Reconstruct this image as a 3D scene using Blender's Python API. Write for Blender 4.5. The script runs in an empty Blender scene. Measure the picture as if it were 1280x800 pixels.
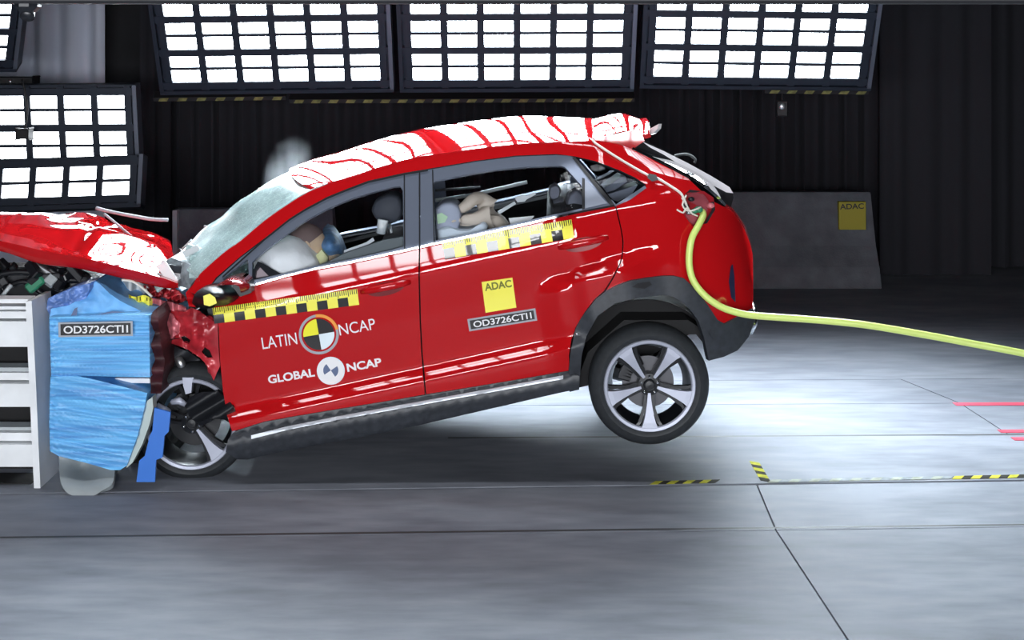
import bpy, bmesh, math, random
from mathutils import Vector, Matrix, noise
from mathutils.geometry import delaunay_2d_cdt
random.seed(7)
C = bpy.context.scene.collection
SC = bpy.context.scene
PI = math.pi

# ------------------------------------------------------------------ camera
F, D0, CH, HY = 1880.0, 8.0, 2.3, 65.0     # focal length (px), camera distance, camera height, horizon row
cd = bpy.data.cameras.new('camera')
cam = bpy.data.objects.new('camera', cd)
C.objects.link(cam)
cam.location = (0, -D0, CH)
cam.rotation_euler = (PI/2, 0, 0)
cd.sensor_width = 36
cd.lens = F/1280*36
cd.shift_y = -(400-HY)/1280
SC.camera = cam

# ------------------------------------------------------------------ world, exposure
w = bpy.data.worlds.new('world')
SC.world = w
w.use_nodes = True
w.node_tree.nodes['Background'].inputs[0].default_value = (0.012, 0.014, 0.02, 1)
w.node_tree.nodes['Background'].inputs[1].default_value = 1.0
SC.view_settings.view_transform = 'Standard'
SC.view_settings.look = 'None'
SC.view_settings.gamma = 1
SC.view_settings.exposure = 0.0
SC.cycles.use_denoising = True
SC.cycles.max_bounces = 8
SC.cycles.transparent_max_bounces = 16
PANE_BACK, PANE_OVER, PANE_NEAR, PANE_TAIL = 72.0, 24.0, 57.0, 90.0        # light given off by the diffusers of each row of banks

# ------------------------------------------------------------------ helpers
def P(px, py, y=0.0):
    s = F/(D0+y)
    return Vector(((px-640)/s, y, CH-(py-HY)/s))

def floor_pt(px, py):
    d = F*CH/(py-HY)
    return ((px-640)*d/F, d-D0)

def link(name, me, mats=None, parent=None):
    o = bpy.data.objects.new(name, me)
    C.objects.link(o)
    if mats is not None and me is not None:
        for m in (mats if isinstance(mats, (list, tuple)) else [mats]):
            me.materials.append(m)
    if parent is not None:
        o.parent = parent
        o.matrix_parent_inverse = world_of(parent).inverted()
    return o

def world_of(o):
    m = o.matrix_basis.copy()
    if o.parent is not None:
        m = world_of(o.parent) @ o.matrix_parent_inverse @ m
    return m

def mesh(name, verts, faces, mats, parent=None, smooth=False, idx=None):
    me = bpy.data.meshes.new(name)
    me.from_pydata([tuple(v) for v in verts], [], faces)
    o = link(name, me, mats, parent)
    if smooth:
        me.polygons.foreach_set('use_smooth', [True]*len(me.polygons))
    if idx:
        me.polygons.foreach_set('material_index', idx)
    me.update()
    return o

def from_bm(name, bm, mats, parent=None, smooth=False):
    me = bpy.data.meshes.new(name)
    bm.to_mesh(me)
    bm.free()
    if smooth:
        me.polygons.foreach_set('use_smooth', [True]*len(me.polygons))
    return link(name, me, mats, parent)

def empty(name, loc=(0, 0, 0)):
    o = bpy.data.objects.new(name, None)
    C.objects.link(o)
    o.location = loc
    o.empty_display_size = 0.1
    return o

def tag(o, label=None, cat=None, group=None, kind=None):
    if label: o['label'] = label
    if cat: o['category'] = cat
    if group: o['group'] = group
    if kind: o['kind'] = kind
    return o

def add_box(bm, lo, hi, bevel=0.0, M=None, seg=1):
    r = bmesh.ops.create_cube(bm, size=1)
    vs = r['verts']
    lo, hi = Vector(lo), Vector(hi)
    for v in vs:
        v.co = Vector(((v.co.x+.5)*(hi.x-lo.x)+lo.x, (v.co.y+.5)*(hi.y-lo.y)+lo.y, (v.co.z+.5)*(hi.z-lo.z)+lo.z))
    if bevel > 0:
        es = list({e for v in vs for e in v.link_edges})
        r2 = bmesh.ops.bevel(bm, geom=es, offset=bevel, segments=seg, affect='EDGES', profile=0.5)
        vs = list({v for f in r2['faces'] for v in f.verts} | {v for v in vs if v.is_valid})
    if M is not None:
        for v in vs: v.co = M @ v.co
    return vs

def box(name, lo, hi, mat, parent=None, bevel=0.0, M=None, seg=1, smooth=False):
    bm = bmesh.new()
    add_box(bm, lo, hi, bevel, M, seg)
    return from_bm(name, bm, mat, parent, smooth)

def add_tube(bm, pts, rad, n=8, cap=True):
    pts = [Vector(p) for p in pts]
    if not isinstance(rad, (list, tuple)): rad = [rad]*len(pts)
    up, rings = None, []
    for i, p in enumerate(pts):
        t = (pts[min(i+1, len(pts)-1)]-pts[max(i-1, 0)]).normalized()
        if up is None:
            a = Vector((0, 0, 1)) if abs(t.z) < .9 else Vector((1, 0, 0))
            up = (a-t*a.dot(t)).normalized()
        else:
            up = (up-t*up.dot(t)).normalized()
        b = t.cross(up)
        rings.append([bm.verts.new(p+(up*math.cos(2*PI*k/n)+b*math.sin(2*PI*k/n))*rad[i]) for k in range(n)])
    for i in range(len(rings)-1):
        for k in range(n):
            bm.faces.new((rings[i][k], rings[i][(k+1) % n], rings[i+1][(k+1) % n], rings[i+1][k]))
    if cap:
        bm.faces.new(rings[0][::-1])
        bm.faces.new(rings[-1])

def tube(name, pts, rad, mat, parent=None, n=8):
    bm = bmesh.new()
    add_tube(bm, pts, rad, n)
    return from_bm(name, bm, mat, parent, True)

def add_ball(bm, c, r, sx=1, sy=1, sz=1, M=None, u=16, v=10):
    res = bmesh.ops.create_uvsphere(bm, u_segments=u, v_segments=v, radius=1)
    for q in res['verts']:
        p = Vector((q.co.x*r*sx, q.co.y*r*sy, q.co.z*r*sz))
        if M is not None: p = M @ p
        q.co = p+Vector(c)
    return res['verts']

def ball(name, c, r, mat, parent=None, sx=1, sy=1, sz=1, M=None, u=16, v=10):
    bm = bmesh.new()
    add_ball(bm, c, r, sx, sy, sz, M, u, v)
    return from_bm(name, bm, mat, parent, True)

def spline(pts, n=6):
    """Catmull-Rom through the points (tuples of any length)."""
    out = []
    m = len(pts)
    for i in range(m-1):
        p0, p1, p2, p3 = pts[max(i-1, 0)], pts[i], pts[i+1], pts[min(i+2, m-1)]
        for k in range(n):
            t = k/n
            out.append(tuple(0.5*((2*b)+(-a+c)*t+(2*a-5*b+4*c-d)*t*t+(-a+3*b-3*c+d)*t**3) for a, b, c, d in zip(p0, p1, p2, p3)))
    out.append(tuple(pts[-1]))
    return out

def sample(curve, t):
    """Point at parameter t (0..1, by length) of a polyline."""
    L = [0]
    for a, b in zip(curve, curve[1:]):
        L.append(L[-1]+math.dist(a, b))
    s = t*L[-1]
    for i in range(len(curve)-1):
        if s <= L[i+1] or i == len(curve)-2:
            k = (s-L[i])/max(L[i+1]-L[i], 1e-9)
            return tuple(a+(b-a)*k for a, b in zip(curve[i], curve[i+1]))

def dens(poly, step):
    out = []
    for a, b in zip(poly, poly[1:]+poly[:1]):
        n = max(1, int(math.dist(a, b)/step))
        for k in range(n):
            out.append((a[0]+(b[0]-a[0])*k/n, a[1]+(b[1]-a[1])*k/n))
    return out

def inside(p, poly):
    x, y = p
    c = False
    for (x1, y1), (x2, y2) in zip(poly, poly[1:]+poly[:1]):
        if (y1 > y) != (y2 > y) and x < (x2-x1)*(y-y1)/(y2-y1)+x1: c = not c
    return c

def interp(tab, x):
    if x <= tab[0][0]: return tab[0][1]
    for (a, va), (b, vb) in zip(tab, tab[1:]):
        if x <= b:
            t = (x-a)/(b-a)
            t = t*t*(3-2*t)*.5+t*.5
            return va+(vb-va)*t
    return tab[-1][1]

def sm(a, b, x):
    t = max(0, min(1, (x-a)/(b-a)))
    return t*t*(3-2*t)

def sheet(name, poly, yf, mat, parent=None, thick=0.02, step=10, holes=(), smooth=True, edge=None, rows=None):
    """A panel with real thickness: outline in side elevation, depth from yf, inner skin and rim."""
    rings = [dens(poly, edge or step*.6)]+[dens(h, edge or step*.6) for h in holes]
    pts, edges = [], []
    for r in rings:
        b = len(pts)
        pts += r
        edges += [(b+i, b+(i+1) % len(r)) for i in range(len(r))]
    nb = len(pts)
    xs, ys = [p[0] for p in poly], [p[1] for p in poly]
    gx = min(xs)+step*.5
    row = 0
    if rows:                                   # grid lines that follow the pressed creases
        for w_ in rows:
            for k in range(-90, 30):
                u = k*7.0
                q = XY(u, w_-222+(211+(u+480)*15/480 if u < 0 else 226))
                if inside(q, rings[0]) and not any(inside(q, h) for h in rings[1:]) and min((q[0]-p[0])**2+(q[1]-p[1])**2 for p in pts[:nb]) > 2.2**2:
                    pts.append(q)
        gx = 1e9
    while gx < max(xs):
        gy = min(ys)+step*.5*(1+row % 2)
        while gy < max(ys):
            q = (gx, gy)
            if inside(q, rings[0]) and not any(inside(q, h) for h in rings[1:]) and min((q[0]-p[0])**2+(q[1]-p[1])**2 for p in pts[:nb]) > (step*.4)**2:
                pts.append(q)
            gy += step
        gx += step*.87
        row += 1
    vo, eo, fo, *_ = delaunay_2d_cdt([Vector(p) for p in pts], edges, [], 1, 1e-4)
    tri = []
    for f in fo:
        c = sum((vo[i] for i in f), Vector((0, 0)))/len(f)
        if inside(c, rings[0]) and not any(inside(c, h) for h in rings[1:]):
            a, b, d = vo[f[0]], vo[f[1]], vo[f[2]]
            cr = (b-a).cross(d-a)
            if abs(cr) < 1e-6: continue
            tri.append(tuple(f) if cr < 0 else tuple(f[::-1]))
    n = len(vo)
    fr = [P(v.x, v.y, yf(v.x, v.y)) for v in vo]
    nr = []
    for v in vo:
        e = 1.5
        a = P(v.x+e, v.y, yf(v.x+e, v.y))-P(v.x-e, v.y, yf(v.x-e, v.y))
        b = P(v.x, v.y-e, yf(v.x, v.y-e))-P(v.x, v.y+e, yf(v.x, v.y+e))
        nr.append(a.cross(b).normalized())
    for i in range(n):
        if nr[i].y > 0: nr[i] = -nr[i]
    bk = [p-q*thick for p, q in zip(fr, nr)] if thick < .1 else [p+Vector((0, thick, 0)) for p in fr]
    # orient so that the front faces the camera side
    tri2 = []
    for f in tri:
        nn = (fr[f[1]]-fr[f[0]]).cross(fr[f[2]]-fr[f[0]])
        tri2.append(f if nn.y < 0 else f[::-1])
    faces = list(tri2)+[tuple(i+n for i in f[::-1]) for f in tri2]
    cnt = {}
    for f in tri2:
        for a, b in zip(f, f[1:]+f[:1]): cnt[(a, b)] = 1
    nfront = len(tri2)
    for (a, b) in list(cnt):
        if (b, a) not in cnt: faces.append((b, a, a+n, b+n))
    o = mesh(name, fr+bk, faces, [mat, INTER] if mat is RED else mat, parent, False, [0]*nfront+[1]*(len(faces)-nfront) if mat is RED else None)
    if smooth:
        me = o.data
        me.polygons.foreach_set('use_smooth', [True]*len(me.polygons))
        norms = []
        for pi, p in enumerate(me.polygons):
            if pi < nfront: norms += [tuple(nr[i]) for i in p.vertices]
            elif pi < 2*nfront: norms += [tuple(-nr[i-n]) for i in p.vertices]
            else: norms += [tuple(p.normal)]*len(p.vertices)
        me.normals_split_custom_set(norms)
    return o

def loft(name, rows, mat, parent=None, smooth=True, thick=0.0):
    """Surface through rows of points (all the same length)."""
    nr, nc = len(rows), len(rows[0])
    vs = [p for r in rows for p in r]
    fs = [(i*nc+j, i*nc+j+1, (i+1)*nc+j+1, (i+1)*nc+j) for i in range(nr-1) for j in range(nc-1)]
    o = mesh(name, vs, fs, mat, parent, smooth)
    if thick:
        bm = bmesh.new()
        bm.from_mesh(o.data)
        bmesh.ops.recalc_face_normals(bm, faces=bm.faces)
        bmesh.ops.solidify(bm, geom=bm.faces[:], thickness=thick)
        bm.to_mesh(o.data)
        bm.free()
        if smooth:
            o.data.polygons.foreach_set('use_smooth', [True]*len(o.data.polygons))
            o.data.set_sharp_from_angle(angle=math.radians(50))
    return o

def lathe(name, prof, c, mat, parent=None, n=64, idx=None):
    """prof: (radius, y) pairs, turned about the y axis through c."""
    vs, fs = [], []
    m = len(prof)
    for k in range(n):
        a = 2*PI*k/n
        for r, y in prof: vs.append((c[0]+r*math.cos(a), c[1]+y, c[2]+r*math.sin(a)))
    for k in range(n):
        for j in range(m-1):
            fs.append((k*m+j, k*m+j+1, ((k+1) % n)*m+j+1, ((k+1) % n)*m+j))
    o = mesh(name, vs, fs, mat, parent, True)
    o.data.set_sharp_from_angle(angle=math.radians(35))
    return o

# ------------------------------------------------------------------ materials
def nt(name):
    m = bpy.data.materials.new(name)
    m.use_nodes = True
    t = m.node_tree
    return m, t, t.nodes['Principled BSDF'], t.nodes['Material Output']

def mat(name, col, rough=.5, metal=0.0, coat=0.0, var=0.0, vscale=8.0, bump=0.0, bscale=40.0, stretch=(1, 1, 1), spec=.5, rvar=0.0):
    m, t, b, out = nt(name)
    b.inputs['Base Color'].default_value = (*col, 1)
    b.inputs['Roughness'].default_value = rough
    b.inputs['Metallic'].default_value = metal
    b.inputs['Coat Weight'].default_value = coat
    b.inputs['Coat Roughness'].default_value = 0.03
    b.inputs['Specular IOR Level'].default_value = spec
    tc = t.nodes.new('ShaderNodeTexCoord')
    mp = t.nodes.new('ShaderNodeMapping')
    mp.inputs['Scale'].default_value = stretch
    t.links.new(tc.outputs['Object'], mp.inputs[0])
    if var > 0:
        nz = t.nodes.new('ShaderNodeTexNoise')
        nz.inputs['Scale'].default_value = vscale
        nz.inputs['Detail'].default_value = 6
        t.links.new(mp.outputs[0], nz.inputs['Vector'])
        r = t.nodes.new('ShaderNodeValToRGB')
        r.color_ramp.elements[0].position = .3
        r.color_ramp.elements[1].position = .7
        r.color_ramp.elements[0].color = (*[max(0, c*(1-var)) for c in col], 1)
        r.color_ramp.elements[1].color = (*[min(1, c*(1+var)) for c in col], 1)
        t.links.new(nz.outputs['Fac'], r.inputs[0])
        t.links.new(r.outputs[0], b.inputs['Base Color'])
        if rvar > 0:
            mr = t.nodes.new('ShaderNodeMapRange')
            mr.inputs['To Min'].default_value = rough-rvar
            mr.inputs['To Max'].default_value = rough+rvar
            t.links.new(nz.outputs['Fac'], mr.inputs['Value'])
            t.links.new(mr.outputs[0], b.inputs['Roughness'])
    if bump > 0:
        nb_ = t.nodes.new('ShaderNodeTexNoise')
        nb_.inputs['Scale'].default_value = bscale
        nb_.inputs['Detail'].default_value = 4
        t.links.new(mp.outputs[0], nb_.inputs['Vector'])
        bp = t.nodes.new('ShaderNodeBump')
        bp.inputs['Strength'].default_value = bump
        bp.inputs['Distance'].default_value = .02
        t.links.new(nb_.outputs['Fac'], bp.inputs['Height'])
        t.links.new(bp.outputs[0], b.inputs['Normal'])
    return m

def glow(name, col, strength, power=3.0):
    m, t, b, out = nt(name)
    b.inputs['Base Color'].default_value = (.8, .8, .8, 1)
    b.inputs['Emission Color'].default_value = (*col, 1)
    # the diffuser sits in a grid of cells that narrows its beam
    g = t.nodes.new('ShaderNodeNewGeometry')
    d = t.nodes.new('ShaderNodeVectorMath')
    d.operation = 'DOT_PRODUCT'
    t.links.new(g.outputs['Normal'], d.inputs[0])
    t.links.new(g.outputs['Incoming'], d.inputs[1])
    p = t.nodes.new('ShaderNodeMath')
    p.operation = 'POWER'
    p.inputs[1].default_value = power
    t.links.new(d.outputs['Value'], p.inputs[0])
    mu = t.nodes.new('ShaderNodeMath')
    mu.operation = 'MULTIPLY'
    mu.inputs[1].default_value = strength
    t.links.new(p.outputs[0], mu.inputs[0])
    t.links.new(mu.outputs[0], b.inputs['Emission Strength'])
    return m

def glass(name, tint, refl=.5, opaque=0.0, body=(.6, .75, .75), crack=0.0):
    m, t, b, out = nt(name)
    tr = t.nodes.new('ShaderNodeBsdfTransparent')
    tr.inputs[0].default_value = (*tint, 1)
    gl = t.nodes.new('ShaderNodeBsdfGlossy')
    gl.inputs['Roughness'].default_value = .02
    fr = t.nodes.new('ShaderNodeFresnel')
    fr.inputs[0].default_value = 1.45
    mu = t.nodes.new('ShaderNodeMath')
    mu.operation = 'MULTIPLY'
    mu.inputs[1].default_value = refl
    t.links.new(fr.outputs[0], mu.inputs[0])
    mx = t.nodes.new('ShaderNodeMixShader')
    t.links.new(mu.outputs[0], mx.inputs[0])
    t.links.new(tr.outputs[0], mx.inputs[1])
    t.links.new(gl.outputs[0], mx.inputs[2])
    last = mx
    if opaque > 0:
        b.inputs['Base Color'].default_value = (*body, 1)
        b.inputs['Roughness'].default_value = .25
        m2 = t.nodes.new('ShaderNodeMixShader')
        tc = t.nodes.new('ShaderNodeTexCoord')
        vo = t.nodes.new('ShaderNodeTexVoronoi')
        vo.feature = 'DISTANCE_TO_EDGE'
        vo.inputs['Scale'].default_value = 38
        nz = t.nodes.new('ShaderNodeTexNoise')
        nz.inputs['Scale'].default_value = 5
        nz.inputs['Detail'].default_value = 5
        t.links.new(tc.outputs['Object'], nz.inputs['Vector'])
        t.links.new(tc.outputs['Object'], vo.inputs['Vector'])
        a = t.nodes.new('ShaderNodeMapRange')
        a.inputs['From Min'].default_value = 0
        a.inputs['From Max'].default_value = .05
        a.inputs['To Min'].default_value = crack
        a.inputs['To Max'].default_value = 0
        t.links.new(vo.outputs['Distance'], a.inputs['Value'])
        c = t.nodes.new('ShaderNodeMapRange')
        c.inputs['From Min'].default_value = .3
        c.inputs['From Max'].default_value = .7
        c.inputs['To Min'].default_value = max(0, opaque-.3)
        c.inputs['To Max'].default_value = min(1, opaque+.25)
        t.links.new(nz.outputs['Fac'], c.inputs['Value'])
        ad = t.nodes.new('ShaderNodeMath')
        ad.use_clamp = True
        t.links.new(a.outputs[0], ad.inputs[0])
        t.links.new(c.outputs[0], ad.inputs[1])
        t.links.new(ad.outputs[0], m2.inputs[0])
        t.links.new(mx.outputs[0], m2.inputs[1])
        t.links.new(b.outputs[0], m2.inputs[2])
        last = m2
    t.links.new(last.outputs[0], out.inputs['Surface'])
    return m

RED = mat('red_paint', (.455, .0055, .008), .5, 0.0, 1.0, spec=0.0)
RED.node_tree.nodes['Principled BSDF'].inputs['Coat IOR'].default_value = 1.5
RED_RAW = mat('red_inner_paint', (.42, .02, .03), .4, .1, .4, var=.35, vscale=9)
PINK = mat('scuffed_red_paint', (.62, .16, .19), .35, .2, .6, var=.4, vscale=25)
CLAD = mat('black_plastic', (.030, .034, .042), .45, var=.25, vscale=30, bump=.1, bscale=300)
BLACK = mat('black_trim', (.008, .009, .012), .4)
GLOSSBLK = mat('gloss_black', (.006, .006, .008), .08, coat=.6)
FRAME = mat('window_frame_film', (.20, .23, .30), .32, .55)
DARK = mat('dark_cavity', (.006, .006, .007), .8)
INTER = mat('interior_plastic', (.022, .023, .028), .6, var=.2, vscale=20)
SEAT = mat('black_seat_cloth', (.012, .012, .015), .85, bump=.2, bscale=120)
GREYC = mat('grey_cloth', (.15, .16, .20), .85, bump=.2, bscale=120)
HEADL = mat('grey_headliner', (.20, .22, .27), .9)
TYRE = mat('tyre_rubber', (.022, .025, .029), .62, var=.2, vscale=40)
ALLOY = mat('machined_alloy', (.44, .46, .55), .5, .35)
RIMBLK = mat('rim_black', (.012, .013, .016), .3, .3)
STEEL = mat('steel', (.45, .46, .48), .35, .9)
CHROME = mat('bright_metal', (.75, .77, .80), .15, 1)
WHITE = mat('white_print', (.82, .82, .84), .5)
WHITECL = mat('white_airbag_cloth', (.86, .87, .88), .8, bump=.3, bscale=14)
YEL = mat('yellow_print', (.87, .83, .03), .45)
YELS = mat('yellow_sticker', (.93, .86, .10), .4, coat=.3)
BLKP = mat('black_print', (.012, .012, .014), .45)
GREYP = mat('grey_print', (.36, .38, .42), .5)
ORANGE = mat('orange_print', (.85, .33, .05), .5)
LBLUE = mat('pale_blue_print', (.74, .84, .90), .5)
SLATE = mat('slate_print', (.10, .14, .26), .5)
BLUE = mat('blue_honeycomb', (.14, .44, .97), .42, .0, var=.35, vscale=9, stretch=(.22, 1, 7), bump=.12, bscale=26)
BLUED = mat('blue_sheet', (.03, .17, .62), .45)
WPAINT = mat('white_trolley_paint', (.86, .88, .90), .4, var=.08, vscale=6)
GREYPL = mat('grey_plastic', (.46, .50, .52), .45, var=.15, vscale=6)
PALEG = mat('pale_edge', (.48, .56, .53), .5)
TROUGH = mat('trough_plastic', (.27, .30, .31), .55, var=.15, vscale=6)
CONC = mat('concrete_barrier', (.105, .115, .135), .8, var=.25, vscale=6, bump=.3, bscale=60)
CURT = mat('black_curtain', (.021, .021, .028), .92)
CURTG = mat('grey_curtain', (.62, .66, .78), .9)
WALLM = mat('dark_wall', (.018, .018, .022), .85, var=.2, vscale=3)
TRUSS = mat('black_truss', (.009, .009, .011), .6)
BANKF = mat('bank_frame', (.026, .034, .052), .45, .3)
BANKG = mat('bank_edge_metal', (.17, .19, .24), .4, .6)
HAZY = mat('hazard_yellow_worn', (.17, .165, .055), .7, var=.4, vscale=30)
PANE = glow('lit_diffuser', (.82, .93, 1.0), PANE_BACK, 5.0)
PANEL = glow('lit_diffuser_low', (.88, .94, 1.0), 17.0)
PANEO = glow('lit_diffuser_overhead', (.93, .96, 1.0), PANE_OVER)
PANET = glow('added_floor_light', (.82, .93, 1.0), PANE_TAIL, 18.0)
PANEN = glow('added_near_light', (.93, .96, 1.0), PANE_NEAR)
CABLE = mat('yellow_green_cable', (.70, .85, .22), .4)
WCABLE = mat('white_cable', (.80, .76, .68), .5)
GREENP = mat('green_connector', (.03, .22, .12), .45)
REDTAPE = mat('red_tape', (.62, .05, .10), .5, var=.2, vscale=10)
SKINM = mat('dummy_vinyl', (.50, .36, .24), .6, var=.15, vscale=12)
BROWN = mat('dummy_brown', (.13, .085, .08), .7)
BEIGE = mat('child_dummy_vinyl', (.58, .50, .42), .6)
BLUEJ = mat('blue_paint_marks', (.10, .22, .42), .55, var=.5, vscale=14)
LAMPR = glass('tail_lamp_lens', (.75, .25, .28), .7, opaque=.45, body=(.5, .12, .15))
GLASS = glass('window_glass', (.95, .96, .97), .22)
DGLASS = glass('tinted_glass', (.66, .68, .72), .8)
SHATTER = glass('shattered_glass', (.62, .80, .78), .6, opaque=.70, body=(.52, .68, .68), crack=.3)
BLKGL = mat('rear_glass_black', (.004, .005, .006), .06, coat=1.0)

def floor_mat():
    m, t, b, out = nt('floor_concrete')
    tc = t.nodes.new('ShaderNodeTexCoord')
    def nz(scale, detail, st=(1, 1, 1)):
        mp = t.nodes.new('ShaderNodeMapping')
        mp.inputs['Scale'].default_value = st
        t.links.new(tc.outputs['Object'], mp.inputs[0])
        n = t.nodes.new('ShaderNodeTexNoise')
        n.inputs['Scale'].default_value = scale
        n.inputs['Detail'].default_value = detail
        t.links.new(mp.outputs[0], n.inputs['Vector'])
        return n
    a = nz(1.3, 8, (.6, 1.3, 1))
    c = nz(6, 8, (.5, 1.6, 1))
    ad = t.nodes.new('ShaderNodeMix')
    ad.data_type = 'FLOAT'
    ad.inputs[0].default_value = .4
    t.links.new(a.outputs['Fac'], ad.inputs[2])
    t.links.new(c.outputs['Fac'], ad.inputs[3])
    r = t.nodes.new('ShaderNodeValToRGB')
    r.color_ramp.elements[0].position = .36
    r.color_ramp.elements[1].position = .62
    r.color_ramp.elements[0].color = (.15, .16, .19, 1)
    r.color_ramp.elements[1].color = (.26, .275, .315, 1)
    t.links.new(ad.outputs[0], r.inputs[0])
    t.links.new(r.outputs[0], b.inputs['Base Color'])
    mr = t.nodes.new('ShaderNodeMapRange')
    mr.inputs['From Min'].default_value = .3
    mr.inputs['From Max'].default_value = .7
    mr.inputs['To Min'].default_value = .5
    mr.inputs['To Max'].default_value = .68
    t.links.new(ad.outputs[0], mr.inputs['Value'])
    t.links.new(mr.outputs[0], b.inputs['Roughness'])
    b.inputs['Specular IOR Level'].default_value = .06
    bp = t.nodes.new('ShaderNodeBump')
    bp.inputs['Strength'].default_value = .12
    bp.inputs['Distance'].default_value = .01
    t.links.new(c.outputs['Fac'], bp.inputs['Height'])
    t.links.new(bp.outputs[0], b.inputs['Normal'])
    return m
FLOORM = floor_mat()

# ------------------------------------------------------------------ room
RX0, RX1, RY0, RY1, RZ = -9.0, 9.0, -12.0, 8.6, 7.0
fl = tag(mesh('floor', [(RX0, RY0, -.018), (RX1, RY0, -.018), (RX1, RY1, -.018), (RX0, RY1, -.018)], [(0, 1, 2, 3)], mat('joint_filler', (.03, .03, .033), .8)), kind='structure')
def slab(poly, gap=.0042, depth=.02):
    n = len(poly)
    c = Vector((sum(p[0] for p in poly)/n, sum(p[1] for p in poly)/n))
    # inset each edge by the joint
    ps = [Vector(p) for p in poly]
    if sum(a.cross(b) for a, b in zip(ps, ps[1:]+ps[:1])) < 0: ps.reverse()
    ins = []
    for i in range(n):
        a, b, d = ps[i-1], ps[i], ps[(i+1) % n]
        e1, e2 = (b-a).normalized(), (d-b).normalized()
        n1, n2 = Vector((-e1.y, e1.x)), Vector((-e2.y, e2.x))
        k = (n1+n2)
        k /= max(.25, k.length_squared/2)
        ins.append(b+k*gap)
    v = [(p.x, p.y, 0) for p in ins]+[(p.x, p.y, -depth) for p in ins]
    f = [tuple(range(n)), tuple(range(2*n-1, n-1, -1))]+[(i, i+n, (i+1) % n+n, (i+1) % n) for i in range(n)]
    for k in range(2, len(f)): f[k] = f[k]
    return mesh('slab', v, f, FLOORM, fl)
def seam(pa, pb):
    a, b = floor_pt(*pa), floor_pt(*pb)
    return lambda x: a[1]+(b[1]-a[1])*(x-a[0])/(b[0]-a[0])
seams = [seam((0, 672), (1280, 656)), seam((0, 617), (1280, 600)), seam((590, 547), (1280, 543)),
         seam((880, 505), (1250, 503)), seam((960, 475), (1125, 474))]
cracks = {0: [(970, 663), (1060, 800)], 1: [(946, 606), (970, 663)]}
XL, XR = RX0, RX1
lim = [lambda x: RY0]+seams+[lambda x: RY1]
for i in range(len(lim)-1):
    lo, hi = lim[i], lim[i+1]
    if i in cracks:
        (ax, ay), (bx, by) = floor_pt(*cracks[i][0]), floor_pt(*cracks[i][1])
        if i == 0:
            sl = (bx-ax)/(by-ay)
            bx, by = ax+sl*(RY0-ay), RY0
        slab([(XL, lo(XL)), (bx, by), (ax, ay), (XL, hi(XL))])
        slab([(bx, by), (XR, lo(XR)), (XR, hi(XR)), (ax, ay)])
    elif i == 3:
        ax, ay = floor_pt(1200, 504)
        bx, by = floor_pt(1262, 544)
        slab([(XL, lo(XL)), (bx, by), (ax, ay), (XL, hi(XL))])
        slab([(bx, by), (XR, lo(XR)), (XR, hi(XR)), (ax, ay)])
    elif i == 4:
        ax, ay = floor_pt(1126, 474)
        bx, by = floor_pt(1200, 504)
        slab([(XL, lo(XL)), (bx, by), (ax, ay), (XL, hi(XL))])
        slab([(bx, by), (XR, lo(XR)), (XR, hi(XR)), (ax, ay)])
    else:
        slab([(XL, lo(XL)), (XR, lo(XR)), (XR, hi(XR)), (XL, hi(XL))])
for (pa, pb, wd) in (((560, 547.5), (1400, 542.5), .030), ((-60, 672.7), (1340, 655.2), .024)):
    a_, b_ = floor_pt(*pa), floor_pt(*pb)
    mesh('rail_groove', [(a_[0], a_[1]-wd/2, .0008), (b_[0], b_[1]-wd/2, .0008), (b_[0], b_[1]+wd/2, .0008), (a_[0], a_[1]+wd/2, .0008)], [(0, 1, 2, 3)], mat('dark_rail', (.03, .033, .036), .6), fl)
tag(box('wall_back', (RX0, RY1, -.06), (RX1, RY1+.2, RZ), WALLM), kind='structure')
tag(box('wall_left', (RX0-.2, RY0, -.06), (RX0, RY1, RZ), WALLM), kind='structure')
tag(box('wall_right', (RX1, RY0, -.06), (RX1+.2, RY1, RZ), WALLM), kind='structure')
tag(box('wall_front', (RX0, RY0-.2, -.06), (RX1, RY0, RZ), WALLM), kind='structure')
tag(box('ceiling', (RX0, RY0, RZ), (RX1, RY1, RZ+.2), WALLM), kind='structure')

# ------------------------------------------------------------------ curtains
def curtain(label, pxa, pxb, y, m, amp=.06, per=.22, zb=.03, zt=6.2):
    xa, xb = P(pxa, 0, y).x, P(pxb, 0, y).x
    n = int((xb-xa)/.03)
    rows = []
    ph = random.random()*6
    for z in (zb, .6, 1.6, 3, zt):
        rows.append([Vector((xa+(xb-xa)*i/n, y+amp*math.sin(2*PI*(xa+(xb-xa)*i/n)/per+ph+.5*math.sin(i*.11))*(1+.15*math.sin(i*.37+z))+.25*amp*math.sin(i*.9), z)) for i in range(n+1)])
    o = loft('curtain', rows, m, None, True, thick=.006)
    tag(o, label, 'curtain', 'stage curtains along the back wall')
    return o
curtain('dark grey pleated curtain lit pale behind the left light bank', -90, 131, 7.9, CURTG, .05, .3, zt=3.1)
curtain('narrow black curtain strip between lit grey curtain and left hanging lights', 176, 212, 7.6, CURTG if False else CURT, .05)
curtain('wide black curtain behind the red car and hanging lights', 205, 880, 7.9, CURT)
curtain('black curtain hanging above the concrete barrier with yellow sign', 872, 1106, 8.0, CURT)
curtain('dark curtain panel right of the concrete barrier', 1100, 1238, 7.4, CURT, .03, .3, zb=0.02)
curtain('black curtain at the far right edge, deepest in shade', 1232, 1420, 7.9, CURT, .05, .3)

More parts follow.
